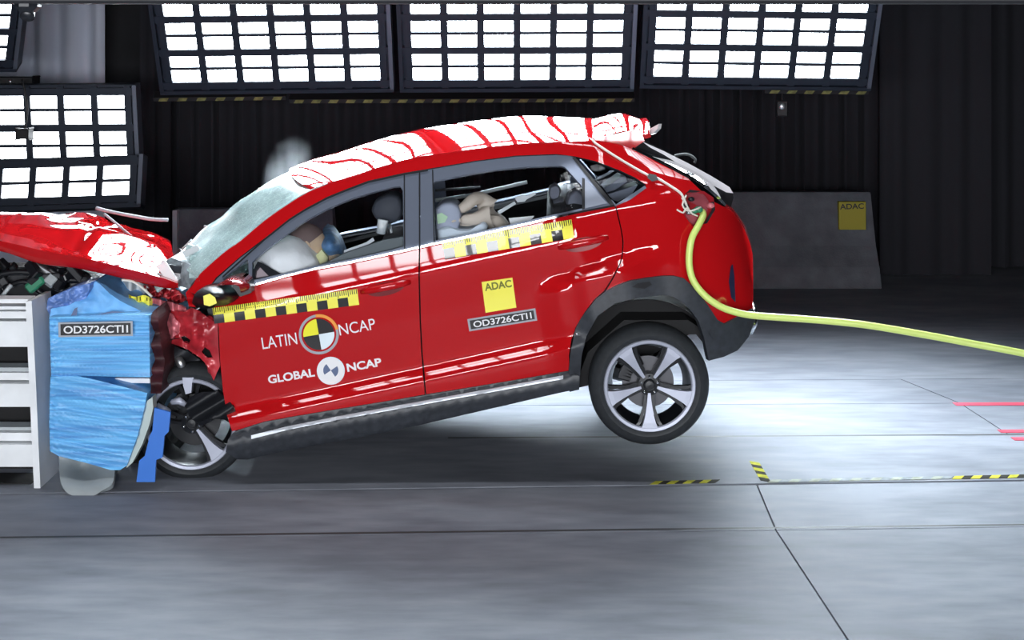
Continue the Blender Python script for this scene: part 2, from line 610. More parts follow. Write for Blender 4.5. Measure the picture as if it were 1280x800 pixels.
# ------------------------------------------------------------------ light banks
me_pane = None
def light_bank(label, corner, ux, uv, cols, pairs, cw, pp, single=False, hazard=None, parts=True, group='light banks around the test bay', PANE=PANE):
    """corner: lower left of the cell grid; ux along, uv up the face; every lit cell is a pane of its own."""
    global me_pane
    ux, uv = Vector(ux).normalized(), Vector(uv).normalized()
    nn = ux.cross(uv).normalized()
    L, H = cols*cw, pairs*pp
    mw = .031 if parts else .014
    c = Vector(corner)
    root = empty('light_bank', c)
    tag(root, label, 'light bank', group)
    face = nn                                 # direction of the light
    def pt(a, b, d=0): return c+ux*a+uv*b+face*d
    def slabm(name, a0, a1, b0, b1, d0, d1, m, par):
        v = [pt(a, b, d) for d in (d0, d1) for a, b in ((a0, b0), (a1, b0), (a1, b1), (a0, b1))]
        f = [(0, 3, 2, 1), (4, 5, 6, 7), (0, 1, 5, 4), (1, 2, 6, 5), (2, 3, 7, 6), (3, 0, 4, 7)]
        return mesh(name, v, f, m, par)
    slabm('housing', -.06, L+.06, -.06, H+.06, -.14, -.02, BANKF, root)
    for b in range(pairs+1): slabm('cross_bar', -.05, L+.05, b*pp-(.036 if parts else .02), b*pp+(.032 if parts else .018), -.02, .02, BANKF, root)
    for a in range(cols+1): slabm('mullion', a*cw-mw, a*cw+mw, -.05, H+.05, -.02, .016, BANKF, root)
    for b in range(pairs): slabm('divider', 0, L, b*pp+pp*.5-.016, b*pp+pp*.5+.012, -.02, .006, BANKF, root)
    slabm('edge_rail', L+.05, L+.085, -.06, H+.06, -.14, .03, BANKG, root)
    slabm('edge_rail', -.085, -.05, -.06, H+.06, -.14, .03, BANKF, root)
    slabm('edge_rail', -.085, L+.085, -.085, -.05, -.14, .03, BANKF, root)
    if parts:
        for a in range(cols):
            for b in range(pairs*2):
                b0 = (b//2)*pp+(.022 if b % 2 == 0 else pp*.5+.007)
                b1 = (b//2)*pp+(pp*.5-.009 if b % 2 == 0 else pp-.026)
                slabm('light_pane', a*cw+.02, (a+1)*cw-.02, b0, b1, -.018, -.012, PANE, root)
    else:
        bm = bmesh.new()
        for a in range(cols):
            for b in range(pairs*2):
                b0 = (b//2)*pp+(.022 if b % 2 == 0 else pp*.5+.007)
                b1 = (b//2)*pp+(pp*.5-.009 if b % 2 == 0 else pp-.026)
                vs = [bm.verts.new(pt(x, z, -.012)) for x, z in ((a*cw+.02, b0), ((a+1)*cw-.02, b0), ((a+1)*cw-.02, b1), (a*cw+.02, b1))]
                bm.faces.new(vs)
        tag(from_bm('light_panes', bm, PANE, root), kind='stuff')
    if hazard:
        a0, a1, dz = hazard
        n = int((a1-a0)/.15)
        slabm('hazard_rail', a0, a1, -.15+dz, -.11+dz, -.08, .03, TRUSS, root)
        for k in range(n):
            q = a0+(k+.25)*(a1-a0)/n
            v = [pt(q+x, -.147+dz+z, .034) for x, z in ((0, 0), (.075, 0), (.095, .033), (.02, .033))]
            mesh('hazard_mark', v, [(0, 1, 2, 3)], HAZY, root)
    return root

TILT = (0, -.5, .866)
hung = 'light banks hung over the test bay'
light_bank('left of the three lit light banks hung in a row', P(212, 106, 5.0), (1, 0, .012), TILT, 6, 11, .309, .325, hazard=(-.15, 1.0, 0), group=hung)
light_bank('middle of the three lit light banks hung in a row', P(512, 103, 5.0), (1, 0, .004), TILT, 6, 11, .309, .325, hazard=(-1.05, 1.95, -.04), group=hung)
light_bank('right of the three lit light banks hung in a row', P(812, 98, 5.0), (1, 0, -.012), TILT, 6, 11, .305, .325, hazard=(1.0, 1.9, .03), group=hung)
light_bank('upright light bank at the left, upper of two stacked, sensor cable before it', P(-45, 205, 5.9), (1, 0, .006), (-.02, -.12, .99), 5, 2, .309, .335, PANE=PANEL, group='light banks standing at the left')
light_bank('low light bank at the left under the upright one, above the crumpled bonnet', P(-45, 254, 5.5), (1, 0, .03), (.0, .22, .975), 5, 1, .302, .335, PANE=PANEL, group='light banks standing at the left')
light_bank('slanted light bank cut by the upper left corner', P(-250, 78, 5.4), (1, 0, .0), (.25, -.45, .85), 6, 2, .31, .325, PANE=PANEL, group='light banks standing at the left')
# unseen banks: overhead ones known from reflections, near ones added to light the flank
for k, nm in enumerate(('left', 'middle', 'right')):
    light_bank('overhead light bank above the car, '+nm+' of three', ((-4.5, -2.42, -.34)[k], -.41, 4.6), (1, 0, 0), (0, -1, 0), 6, 1, .315, .32, parts=False, group='light banks overhead', PANE=PANEO)
    light_bank('unseen light bank added on the near side of the test bay, '+nm+' of three', ((-3.6, -1.52, .56)[k]+1.9, -10.6, 1.15), (-1, 0, 0), (0, .05, .999), 6, 5, .315, .33, parts=False, group='added light banks on the near side', PANE=PANEN)

for k, nm in enumerate(('left', 'right')):  # unseen banks added to brighten the floor behind the car
    light_bank('unseen light bank added above the tail of the car, '+nm+' of two', ((-.7, 1.38)[k], 2.05, 4.95), (1, 0, 0), (0, -1, 0), 6, 3, .315, .33, parts=False, group='added light banks above the tail', PANE=PANET)

# ------------------------------------------------------------------ trusses and bits overhead
b = tag(empty('truss_beam', (0, -3.4, 2.5)), 'black truss beam crossing the top edge before the light banks', 'beam')
bm = bmesh.new()
add_box(bm, (-6.5, -3.45, P(0, 5, -3.4).z), (6.5, -3.35, P(0, 5, -3.4).z+.07), .008)
from_bm('lower_chord', bm, TRUSS, b)
box('upper_chord', (-6.5, -3.45, P(0, 5, -3.4).z+.3), (6.5, -3.35, P(0, 5, -3.4).z+.37), TRUSS, b, .008)
for k in range(22):
    x = -6.4+k*.6
    tube('strut', [(x, -3.4, P(0, 5, -3.4).z+.05), (x+.3, -3.4, P(0, 5, -3.4).z+.32)], .02, TRUSS, b, 6)
q = P(35, 12, -3.4)
cm = tag(empty('camera_housing', q), 'small black camera housing hung under the beam near upper left corner', 'camera')
box('housing', q+Vector((-.035, -.04, -.012)), q+Vector((.035, .04, .05)), BLACK, cm, .02)
tube('lens', [q+Vector((0, 0, -.01)), q+Vector((.0, -.01, -.024))], .022, BLACK, cm, 12)
q = P(24, 172, 5.6)
mc = tag(empty('hanging_sensor', q), 'small black sensor hanging on a cable before the left light bank', 'sensor')
tube('cable', [P(28, 104, 6.02)]+[P(*p, 5.6) for p in spline([(28, 100), (32, 118), (34, 135), (33, 150), (31, 162)], 4)], .010, TRUSS, mc, 6)
box('sensor_body', P(25, 173, 5.64), P(36, 161, 5.52), TRUSS, mc, .01)
q = P(20, 103, 6.2)
rg = tag(empty('lighting_rig', q), 'dark rig with small bolt atop the left upright light bank', 'rig')
box('rig_box', P(-60, 117, 6.2), P(41, 96, 6.0), TRUSS, rg, .01)
ball('bolt_head', P(13, 102, 5.98), .02, STEEL, rg)
box('rig_rail', P(41, 115, 6.2), P(172, 107, 6.1), BANKF, rg, .005)
q = P(978, 133, 5.02)
tube_pts = [q+Vector((0, .02, .04)), P(978, 108, 5.06)]
ball('lens', q, .03, STEEL, tag(box('curtain_clip', q+Vector((-.05, 0, -.09)), q+Vector((.05, .06, .05)), TRUSS, None, .01), 'tiny dark clip under the right hanging light bank', 'clip'), sy=.4)
tube('cord', tube_pts, .006, TRUSS, [o for o in bpy.data.objects if o.name == 'curtain_clip'][0], 5)

# ------------------------------------------------------------------ concrete barriers
def barrier(label, xa, xb, y, h, sign=None):
    o = empty('concrete_barrier', ((xa+xb)/2, y, 0))
    tag(o, label, 'barrier', None)
    prof = [(-.04, 0), (0.0, .20), (.10, .40), (.19, h-.02), (.20, h), (.36, h), (.37, h-.02), (.46, .4), (.56, .2), (.60, 0)]
    n = len(prof)
    nx = 12
    v = [(xa+(xb-xa)*i/nx+(.0 if 0 < i < nx else (-1 if i else 1)*.0), y+p[0], p[1]) for i in range(nx+1) for p in prof]
    # ends lean in slightly
    v = [(x-(.055*z/h if abs(x-xb) < 1e-6 else 0), yy, z) for x, yy, z in v]
    f = [(i*n+j, (i+1)*n+j, (i+1)*n+(j+1) % n, i*n+(j+1) % n) for i in range(nx) for j in range(n)]
    f += [tuple(range(n)), tuple(nx*n+j for j in range(n-1, -1, -1))]
    mesh('barrier_body', v, f, CONC, o)
    return o
yb = floor_pt(0, 360)[1]
br = barrier('grey concrete barrier behind the car tail, yellow square sign on it', P(700, 0, yb).x, P(1101, 0, yb).x, yb, .915)
q0, q1 = P(1048, 287, yb+.12), P(1082, 252, yb+.12)
sg = box('sign', (q0.x, yb+.10, q0.z), (q1.x, yb+.17, q1.z), mat('sign_yellow_dim', (.36, .31, .01), .5), br, .004)
bl = barrier('grey concrete barrier seen low through the broken windscreen area', P(212, 0, 5.2).x, P(420, 0, 5.2).x, 5.2, .90)
box('joint_post', (P(219, 0, 5.3).x-.02, 5.28, .45), (P(219, 0, 5.3).x+.02, 5.36, .9), GREYP, bl)

# ------------------------------------------------------------------ lettering
def flat_text(body, bold=0.0):
    cu = bpy.data.curves.new('lettering', 'FONT')
    cu.body = body
    cu.offset = bold
    o = bpy.data.objects.new('lettering', cu)
    C.objects.link(o)
    bpy.context.view_layer.update()
    me = bpy.data.meshes.new_from_object(o.evaluated_get(bpy.context.evaluated_depsgraph_get()))
    bpy.data.objects.remove(o)
    v = [(p.co.x, p.co.y) for p in me.vertices]
    f = [tuple(p.vertices) for p in me.polygons]
    bpy.data.meshes.remove(me)
    x0, x1 = min(p[0] for p in v), max(p[0] for p in v)
    y0, y1 = min(p[1] for p in v), max(p[1] for p in v)
    return [((x-x0)/(x1-x0), (y-y0)/(y1-y0)) for x, y in v], f

def text_on(name, body, a, b, cap, yf, m, parent, bold=0.0, off=.004, slant=0):
    """Lettering from baseline point a to b (photo px on the panel), cap px tall, laid on the panel."""
    v, f = flat_text(body, bold)
    dx, dy = b[0]-a[0], b[1]-a[1]
    L = math.hypot(dx, dy)
    nx, ny = dy/L, -dx/L
    out = []
    for x, y in v:
        px, py = a[0]+dx*x+(nx*cap)*y, a[1]+dy*x+(ny*cap)*y
        out.append(P(px, py, yf(px, py)-off))
    return mesh(name, out, f, m, parent)

def disc_px(c, r, n=32, a0=0.0, a1=2*PI):
    return [(c[0]+r*math.cos(a0+(a1-a0)*k/n), c[1]-r*math.sin(a0+(a1-a0)*k/n)) for k in range(n+1)]

def patch(name, quads, yf, mats, parent, off=.003, idx=None, fine=5.0):
    """Thin printed pieces laid on a curved panel: cut fine enough to follow it."""
    bm_ = bmesh.new()
    for k, q in enumerate(quads):
        try:
            f_ = bm_.faces.new([bm_.verts.new((x, y, 0)) for x, y in q])
            f_.material_index = idx[k] if idx else 0
        except ValueError:
            pass
    bmesh.ops.triangulate(bm_, faces=bm_.faces[:])
    for _ in range(5):
        es = [e for e in bm_.edges if e.calc_length() > fine*1.6]
        if not es: break
        bmesh.ops.subdivide_edges(bm_, edges=es, cuts=1, use_grid_fill=False)
        bmesh.ops.triangulate(bm_, faces=[f for f in bm_.faces if len(f.verts) > 3])
    for v in bm_.verts: v.co = P(v.co.x, v.co.y, yf(v.co.x, v.co.y)-off)
    bm_.normal_update()
    for f_ in bm_.faces:
        if f_.normal.y > 0: f_.normal_flip()
    return from_bm(name, bm_, mats, parent, True)

text_on('lettering', 'ADAC', (1050, 262), (1080, 261), 7, lambda x, y: yb+.10, BLKP, br, .02, .004)

# ------------------------------------------------------------------ the car
W = 1.80
TH = math.radians(10.5)
E1, E2 = (math.cos(TH), -math.sin(TH)), (-math.sin(TH), -math.cos(TH))
def UV(px, py):
    dx, dy = px-806, py-479
    return dx*E1[0]+dy*E1[1], dx*E2[0]+dy*E2[1]
def XY(u, v):
    return 806+u*E1[0]+v*E2[0], 479+u*E1[1]+v*E2[1]
PROF = [(-60, .13), (-30, .10), (0, .05), (20, .025), (35, .008), (50, .003), (58, .005), (59.5, .006), (71.5, .051), (74, .0545), (78, .0555), (95, .050),
        (140, .031), (175, .007), (188, .0), (194, .002), (195.5, .005), (226, .117), (250, .165), (290, .24), (330, .325), (345, .37), (370, .44)]
def prof(v):
    for (a, va), (b, vb) in zip(PROF, PROF[1:]):
        if v <= b: return va+(vb-va)*(max(v, a)-a)/(b-a)
    return PROF[-1][1]
def psm(v):                                   # rounded profile
    return sum(prof(v+d)*k for d, k in ((-1.6, 1), (0, 2), (1.6, 1)))/4
def body(px, py):
    u, v = UV(px, py)
    vb = 211+(u+480)*15/480 if u < 0 else 226
    k = sm(-72, -46, u)                         # the shoulder fades out over the rear wing
    y = psm(v+222-vb)
    y2 = .5*sum(interp([(-60, .12), (0, .06), (60, .03), (100, .012), (140, .004), (180, .006), (225, .008), (231, .03), (300, .235), (345, .36)], v+d) for d in (-2, 2))
    y = y*(1-k)+y2*k
    # haunch over the rear wheel
    hw = sm(-120, -80, u)*(1-sm(-8, 55, u))
    hv = 143+(u+91)*.127
    y -= hw*(.0555*(1-max(0, min(1, (v-hv+7.5)/15)))*sm(20, 90, v))
    # tail turns in
    dv = max(0, v-224)
    ue = 155-1.35*dv*dv/(dv+20)
    t = (u-(ue-105))/105
    if t > 0:
        t = min(t, 1)
        y += .42*(1-math.sqrt(max(0, 1-t*t*.985)))
    # nose turns in a little
    if u < -520: y += ((-520-u)/100)**2*.10
    return y
def bodyo(off):
    return lambda x, y: body(x, y)+off

car = tag(empty('car', (P(600, 0, .9).x, W/2, 0)), 'crashed red hatchback with buckled bonnet nosing into the blue honeycomb block', 'car')
def far(o, name=None, deep=True):
    """The same part on the far flank: mirrored about the middle of the car."""
    c_ = o.copy()
    C.objects.link(c_)
    c_.parent = car
    c_.matrix_parent_inverse = Matrix()
    c_.matrix_basis = world_of(car).inverted() @ (Matrix.Translation((0, W, 0)) @ Matrix.Diagonal((1, -1, 1, 1))) @ world_of(o)
    return c_
def mirr(p):
    return Vector((p.x, W-p.y, p.z))

# --- curves in the photo's frame
roofrail = [(237, 364), (246, 347), (252, 339), (281, 313.5), (300, 300), (331, 274), (366, 250), (389, 237), (409, 229), (437, 221.5), (462, 212.5), (490, 204), (520, 196.5), (560, 190.5), (600, 185), (645, 180), (690, 177.5), (740, 176)]
winline = [(808, 231), (793, 221.5), (775, 213), (745, 201.5), (719, 195.5), (695, 192.5), (645, 194.5), (594, 201), (535, 211), (505, 216), (460, 226), (431, 237), (409, 246), (381, 261), (362, 273), (331, 297.5), (300, 321), (270, 347), (262, 358), (246, 369)]
archout = [(941, 384), (925, 395), (906, 405), (897, 400), (884, 380), (867, 359), (855, 348), (842, 345), (829, 345), (808, 347.5), (788, 351), (772, 357), (757, 364)]
dooredge = [(757, 364), (768, 346), (776, 329), (778.5, 320), (779.5, 303), (777.5, 288), (771.5, 262), (769.5, 257)]

# --- near flank: one pressing from screen pillar over the roof rail to the tail
flank = roofrail+[(760, 178), (775, 181), (791, 187), (812, 197.5), (838, 211), (860, 223), (876, 238), (892, 252), (910, 261), (917, 266), (925, 278), (932, 290), (937.5, 304), (941, 318), (941.5, 347), (941.5, 370)]+archout+dooredge[1:]+[(787, 247.5), (804, 236.5)]+winline
tl = [(853, 246), (862, 237), (880, 239), (892, 247), (894, 262), (884, 279), (866, 283), (854, 268)]
CREASE = [0, 8, 16, 24, 32, 40, 48, 54, 57, 59.5, 62, 66, 70, 72, 75, 80, 88, 98, 108, 118, 128, 136, 142, 145, 149, 153, 157, 161, 164, 170, 178, 185, 189, 192, 195, 198, 203, 209, 215, 221, 225, 228, 232, 238, 245, 253, 262, 271, 280, 289, 298, 307, 316, 325, 333, 340, 348]
side = sheet('side_panel', flank, body, RED, car, .025, 9, [tl], rows=CREASE, edge=5)
far(side)
# quarter light
qg = [(719, 196.5), (745, 202.5), (775, 214), (806, 231), (803, 236), (787, 246), (770, 255.5), (764, 249)]
o = sheet('quarter_glass', qg, bodyo(.012), glass('quarter_tint', (.66, .68, .72), .12), car, .005, 8)
far(o)
patch('quarter_seal', [[(764, 249), (770, 255.5), (806, 232), (808, 235), (788, 249.5), (769, 258)]], body, FRAME, car, .004)
# doors
sillline = [(290, 540), (300, 536.5), (330, 527), (360, 521.5), (420, 511.5), (500, 498.5), (600, 482), (660, 472), (712, 463)]
belt = [(266, 372), (290, 364), (313, 357.5), (353, 346), (394, 336), (440, 327.5), (500, 314.5), (524, 309), (544, 304.5), (580, 297), (620, 288.5), (660, 279.5), (690, 272.5), (728, 264.5), (768, 257)]
fdoor = [(266, 372)]+belt[1:7]+[(523.6, 309.2), (523, 345), (524.5, 400), (526.5, 440), (529, 470), (531, 493)]+[(500, 498.5), (420, 511.5), (360, 521.5), (330, 527), (300, 536.5), (290, 539), (284, 520), (279, 490), (275, 450), (273.5, 410)]
rdoor = [(525.4, 308.8)]+[(544, 304.5), (580, 297), (620, 288.5), (660, 279.5), (690, 272.5), (728, 264.5), (767.5, 257.3)]+[(770, 262), (776, 288), (778, 303), (777, 320), (774.5, 329), (766.5, 345), (755.5, 363)]+[(743, 374), (731, 390), (720, 408), (714, 425), (711, 445), (712, 463)]+[(660, 472), (600, 482), (532.8, 492.7), (531, 470), (528.3, 440), (526.3, 400), (524.8, 345)]
FD = sheet('front_door', fdoor, body, RED, car, .03, 9, rows=CREASE, edge=4)
RD = sheet('rear_door', rdoor, body, RED, car, .03, 9, rows=CREASE, edge=4)
far(FD); far(RD)
# dark inner structure behind the panel gaps
inner = [(300, 372), (313, 362), (500, 318), (620, 292), (766, 261), (772, 290), (772, 322), (752, 358), (727, 385), (708, 430), (706, 460), (600, 478), (420, 508), (300, 530), (290, 470)]
o = sheet('inner_door_shell', inner, bodyo(.05), DARK, car, .03, 14)
far(o)

# door window frames and glass
def frame(name, outer, hole, m, parent, off=.006, th=.02):
    return sheet(name, outer, bodyo(off), m, parent, th, 8, [hole])
fw_out = [(262, 359), (272, 347.5), (300, 322.5), (331, 299), (362, 274.5), (381, 262.5), (409, 247.5), (431, 238.5), (460, 227.5), (505, 217), (523.5, 213.8), (523.6, 308.5), (500, 313.5), (440, 326.5), (394, 335), (353, 345), (313, 356.5), (290, 363)]
fw_hole = [(315, 350.5), (315, 328), (322, 321), (340, 306.5), (362, 290), (385, 274), (410, 260.5), (440, 248), (470, 239), (492, 233.5), (500, 233), (503.5, 238), (504, 255), (504.5, 308), (490, 312), (440, 323.5), (394, 332), (353, 342)]
tri = [(278, 349), (290, 339), (310, 323.5), (311.5, 352.5), (296, 356)]
o = sheet('window_frame', fw_out, bodyo(.006), FRAME, FD, .02, 7, [fw_hole, tri])
far(o)
o = sheet('window_glass', fw_hole, bodyo(.018), GLASS, FD, .004, 12); far(o)
sheet('corner_glass', tri, bodyo(.018), GLASS, FD, .004, 8)
rw_out = [(525.4, 213.5), (535, 212), (594, 202), (645, 195.5), (695, 193.5), (712, 194.8), (719, 197), (764, 250), (768, 256), (728, 263.5), (690, 271.5), (660, 278.5), (620, 287.5), (580, 296), (544, 303.5), (525.4, 308)]
rw_hole = [(541, 230), (544, 226.5), (569, 221), (594, 216.5), (620, 212.3), (659, 208.5), (701, 207.5), (706, 209), (726, 231), (728, 236), (728, 260.5), (690, 268.5), (660, 275.5), (636, 281), (580, 293.5), (544, 300.5)]
o = sheet('window_frame', rw_out, bodyo(.006), FRAME, RD, .02, 7, [rw_hole]); far(o)
o = sheet('window_glass', rw_hole, bodyo(.018), GLASS, RD, .004, 12); far(o)
patch('corner_panel', [[(731.5, 224), (759, 254), (731.5, 260.5)]], bodyo(.004), mat('corner_film', (.30, .33, .40), .4, .4), RD, .004)
patch('corner_seal', [[(727.5, 222), (731, 223), (731, 261), (727.5, 262)], [(715, 197), (719, 196.5), (769, 256), (763, 257)]], bodyo(.004), BLACK, RD, .005)
patch('pillar_seal', [[(504.6, 217.5), (506, 217.2), (506.5, 312.5), (505, 312.8)], [(540, 212), (541.4, 211.8), (543.5, 303.5), (542, 303.8)], [(523.6, 213), (525.2, 212.6), (525.2, 309.5), (523.6, 309.8)]], bodyo(.004), BLACK, FD, .005)
# bright belt strip
def strip(name, pts, hw, off, m, parent, yf=body):
    q = []
    for a, b in zip(pts, pts[1:]):
        q.append([(a[0], a[1]-hw), (b[0], b[1]-hw), (b[0], b[1]+hw), (a[0], a[1]+hw)])
    return patch(name, q, yf, m, parent, off)
strip('belt_strip', belt[2:7]+[(523, 309.3)], 1.3, .006, CHROME, FD)
strip('belt_strip', [(526, 308.6)]+belt[8:], 1.3, .006, CHROME, RD)
strip('window_seal', [(a, b+1.5) for a, b in [(278, 345)]+winline[::-1][4:12]], 1.4, .003, BLACK, FD, bodyo(.0))
# door handles: recess shade painted as a flat darker patch, and grip
def handle(c, parent, ang=-.2):
    ca, sa = math.cos(ang), math.sin(ang)
    rec = [(c[0]+24*math.cos(t)*ca-8.5*math.sin(t)*-sa*-1, c[1]+24*math.cos(t)*sa+8.5*math.sin(t)*ca) for t in [2*PI*k/28 for k in range(28)]]
    patch('recess_shade', [rec[::-1]], body, mat('recess_shade_red', (.16, .004, .006), .35, .2, .6), parent, .003)
    pts = [(c[0]+x*ca, c[1]+x*sa-2.2) for x in (-31, -22, -8, 8, 22, 31)]
    ys = (.0, -.022, -.034, -.034, -.022, 0)
    tube('door_handle', [P(p[0], p[1], body(*p)+d) for p, d in zip(pts, ys)], [.013, .019, .021, .021, .019, .013], RED, parent, 10)
handle((482, 361), FD)
handle((729, 305.5), RD)

# --- sill cladding, wheel arch, rear bumper
def cladf(px, py):
    u, v = UV(px, py)
    return interp([(-40, .16), (-8, .05), (4, .0), (18, -.022), (26, -.018), (32, .012), (45, .02)], v)
sill = [(282, 565), (285, 550), (291, 541)]+[(a, b+.5) for a, b in sillline[1:]]+[(724, 470), (724, 486), (700, 491), (600, 514), (500, 537), (420, 552), (360, 563), (310, 574), (296, 574)]
S = sheet('sill_cladding', sill, cladf, CLAD, car, .05, 7); far(S)
strip('sill_trim', [(314, 546.5), (360, 535), (420, 523), (500, 508.5), (600, 490.5), (704, 471.5)], 2.3, .004, mat('sill_pale_grey', (.52, .55, .60), .45, .4), S, cladf)  # paler grey strip along the sill cladding
def archf(px, py):
    return body(px, py)-.022
arch = [(713, 442), (719, 412), (726, 398), (735, 386), (745, 374), (757, 364.5)]+[p for p in archout[::-1][1:-1]]+[(941, 386), (944, 400), (936, 421), (922, 438), (905, 446), (886, 451), (883, 436), (880, 422), (873, 401), (862, 386), (853, 378), (842, 371.5), (832, 369), (801, 371.5), (769, 379), (747, 395), (733, 420), (727, 445), (725, 470), (724, 487), (712, 490), (711, 464)]
A = sheet('wheel_arch_cladding', arch, archf, CLAD, car, .04, 7); far(A)
patch('scuff', [[(790, 359), (797, 354), (812, 352), (815, 356), (806, 361), (798, 360)]], archf, BLKP, A, .003)
ball('reflector_pin', P(721, 418, archf(721, 418)-.004), .008, CHROME, A)
# rear reflector slot
patch('bumper_reflector', [[(911, 352), (913.5, 333), (916, 330), (918, 345), (919.5, 378), (914, 372)]], body, mat('reflector_slot', (.02, .022, .06), .3), side, .006)
tube('exhaust_tip', [P(939, 379, .5), P(943, 392, .45), P(941, 405, .42), P(936, 416, .42)], [.018, .022, .025, .022], CHROME, car, 10)

# --- roof, spoiler, tail
rail3 = [P(x, y, body(x, y)) for x, y in spline(roofrail[7:], 3)]
def crown(near, mid_z, bulge_x=0.0, n=14, inset=0.0):
    fr_ = mirr(near)
    row = []
    for k in range(n+1):
        t = k/n
        c_ = 1-(2*t-1)**2
        e = 1-abs(2*t-1)**1.5
        row.append(Vector((near.x+bulge_x*c_, near.y+(fr_.y-near.y)*t, near.z+mid_z*e)))
    return row
rows = []
for i, p in enumerate(rail3):
    t = i/(len(rail3)-1)
    rows.append(crown(p+Vector((0, -.004, 0)), .078+.05*sm(0, .4, t)-.03*sm(.8, 1, t), -.20*(1-sm(0, .45, t))+.03*sm(.8, 1, t)))
roof = loft('roof', rows, RED, car, True, .02)
# roof bars
rb = [P(x, y, body(x, y)+.07)+Vector((0, 0, .035)) for x, y in spline(roofrail[10:17], 4)]
# spoiler
spn = [(738, 176), (752, 172), (768, 166), (786, 163), (803, 168), (812, 166)]
rows = []
for k, (x, y) in enumerate(spline(spn, 3)):
    p = P(x, y, .34)
    t = k/15
    rows.append(crown(p, .088-.03*t, .03*t))
sp = loft('roof_spoiler', rows, RED, car, True, .025)
cheek = [(738, 177), (755, 171), (790, 163), (802, 167), (806, 176), (790, 187), (765, 180)]
o = sheet('spoiler_cheek', cheek, lambda x, y: .315, RED, sp, .05, 8)
wl = [(803, 170), (807, 164), (815, 159.5), (823, 155), (822, 161), (816, 167), (808, 169.5)]
sheet('spoiler_fin', wl, lambda x, y: .45+.004*(823-x), mat('white_lamp_lens', (.8, .8, .82), .2, coat=.6), sp, .03, 6)
# tail gate: glass above, red below, from flank to flank
def across(name, pts, m, bul, parent=car, inset=0.0, th=.015, n=12, dz=0.0):
    rows = []
    for x, y in pts:
        p = P(x, y, body(x, y)+inset)
        f_ = mirr(p)
        rows.append([Vector((p.x+bul*(1-(2*k/n-1)**2), p.y+(f_.y-p.y)*k/n, p.z+dz*(1-(2*k/n-1)**2))) for k in range(n+1)])
    return loft(name, rows, m, parent, True, th)
tgl = across('tailgate_glass', spline([(791, 184), (812, 194), (838, 206), (860, 218), (880, 230), (898, 245), (908, 256)], 3), BLKGL, .035, dz=.036)
across('tailgate', spline([(908, 260), (916, 266), (925, 278), (932, 290), (937, 304), (940.5, 318), (941, 347), (941, 370), (941, 386)], 3), RED, .05)
across('rear_bumper', spline([(941, 386), (943, 400), (935, 421), (924, 436)], 3), CLAD, .04)
# the glass frame's near edge: black band, the glass's white reflection painted on it
gband = [(790, 187), (806, 176), (826, 186), (860, 205), (895, 226), (915, 240), (917, 247), (914, 258), (905, 261), (891, 254), (875, 239), (860, 224), (838, 211.5), (812, 198)]
GB = sheet('tailgate_edge', gband, lambda x, y: .36+.0011*(x-790), mat('edge_black', (.006, .006, .008), .5, spec=.2), tgl, .05, 8)
reflection_outline = [(803, 177.5), (812, 181), (836, 192), (860, 204.5), (884, 218), (903, 229), (914, 237), (916.5, 242), (906, 240), (888, 230), (864, 216), (848, 205), (826, 191.5)]
def refl_depth(x, y): return .345+.0011*(x-790)
patch('edge_reflection', [[(803, 177), (830, 189), (830, 193.5), (812, 184)], [(830, 189), (860, 204), (864, 215), (830, 193.5)], [(860, 204), (890, 220.5), (892, 232), (864, 215)], [(890, 220.5), (912, 234), (916.5, 241.5), (908, 240.5), (892, 232)]], refl_depth, mat('painted_reflection', (.90, .88, .92), .3, .1), tgl, .004)
tube('wiper_guard', [P(*p, .9) for p in spline([(843, 195), (853, 193), (862, 194), (869, 199), (868, 204)], 4)], .008, mat('dim_grey', (.07, .075, .08), .6), tgl, 6)

# tail lamp: broken red housing with wiring
tlr = tag(sheet('tail_lamp', tl, bodyo(.05), RED_RAW, car, .03, 7))
patch('lamp_lens', [[(859, 243), (868, 240), (880, 243), (886, 252), (884, 264), (876, 266), (870, 256), (862, 252)]], bodyo(.04), LAMPR, tlr, .0)
patch('lamp_lens', [[(856, 262), (864, 262), (872, 272), (868, 281), (858, 276)]], bodyo(.035), LAMPR, tlr, .0)
for c_, r_, m_ in (((857, 258), .016, BLACK), ((864, 249), .014, BLACK), ((873, 262), .02, GREENP), ((868, 264), .016, GREENP), ((888, 257), .018, PINK), ((851, 264), .012, PINK), ((861, 266), .012, STEEL)):
    ball('connector', P(c_[0], c_[1], body(*c_)+.02), r_, m_, tlr, sx=1.3, sz=.9, u=10, v=6)
for a in ([(846, 262), (854, 266), (858, 260), (866, 268)], [(852, 247), (858, 256), (864, 266), (872, 270)], [(858, 244), (853, 256), (861, 264), (876, 259)]):
    tube('wire', [P(x, y, body(x, y)-.005) for x, y in spline(a, 3)], .005, WCABLE, tlr, 5)

# --- windscreen, shattered
scr = spline(roofrail[1:9], 4)
rows = []
for i, (x, y) in enumerate(scr):
    t = i/(len(scr)-1)
    near = P(x, y, body(x, y)-.004)
    row = crown(near, .035, -.24, 18)
    for q in row[1:-1]:
        nz_ = noise.noise(q*3.1)*.035+noise.noise(q*9)*.012
        q += Vector((-.5*nz_, 0, nz_))*(1-.6*t)
    rows.append(row)
ws = loft('windscreen', rows, SHATTER, car, True, .006)
hdr = []
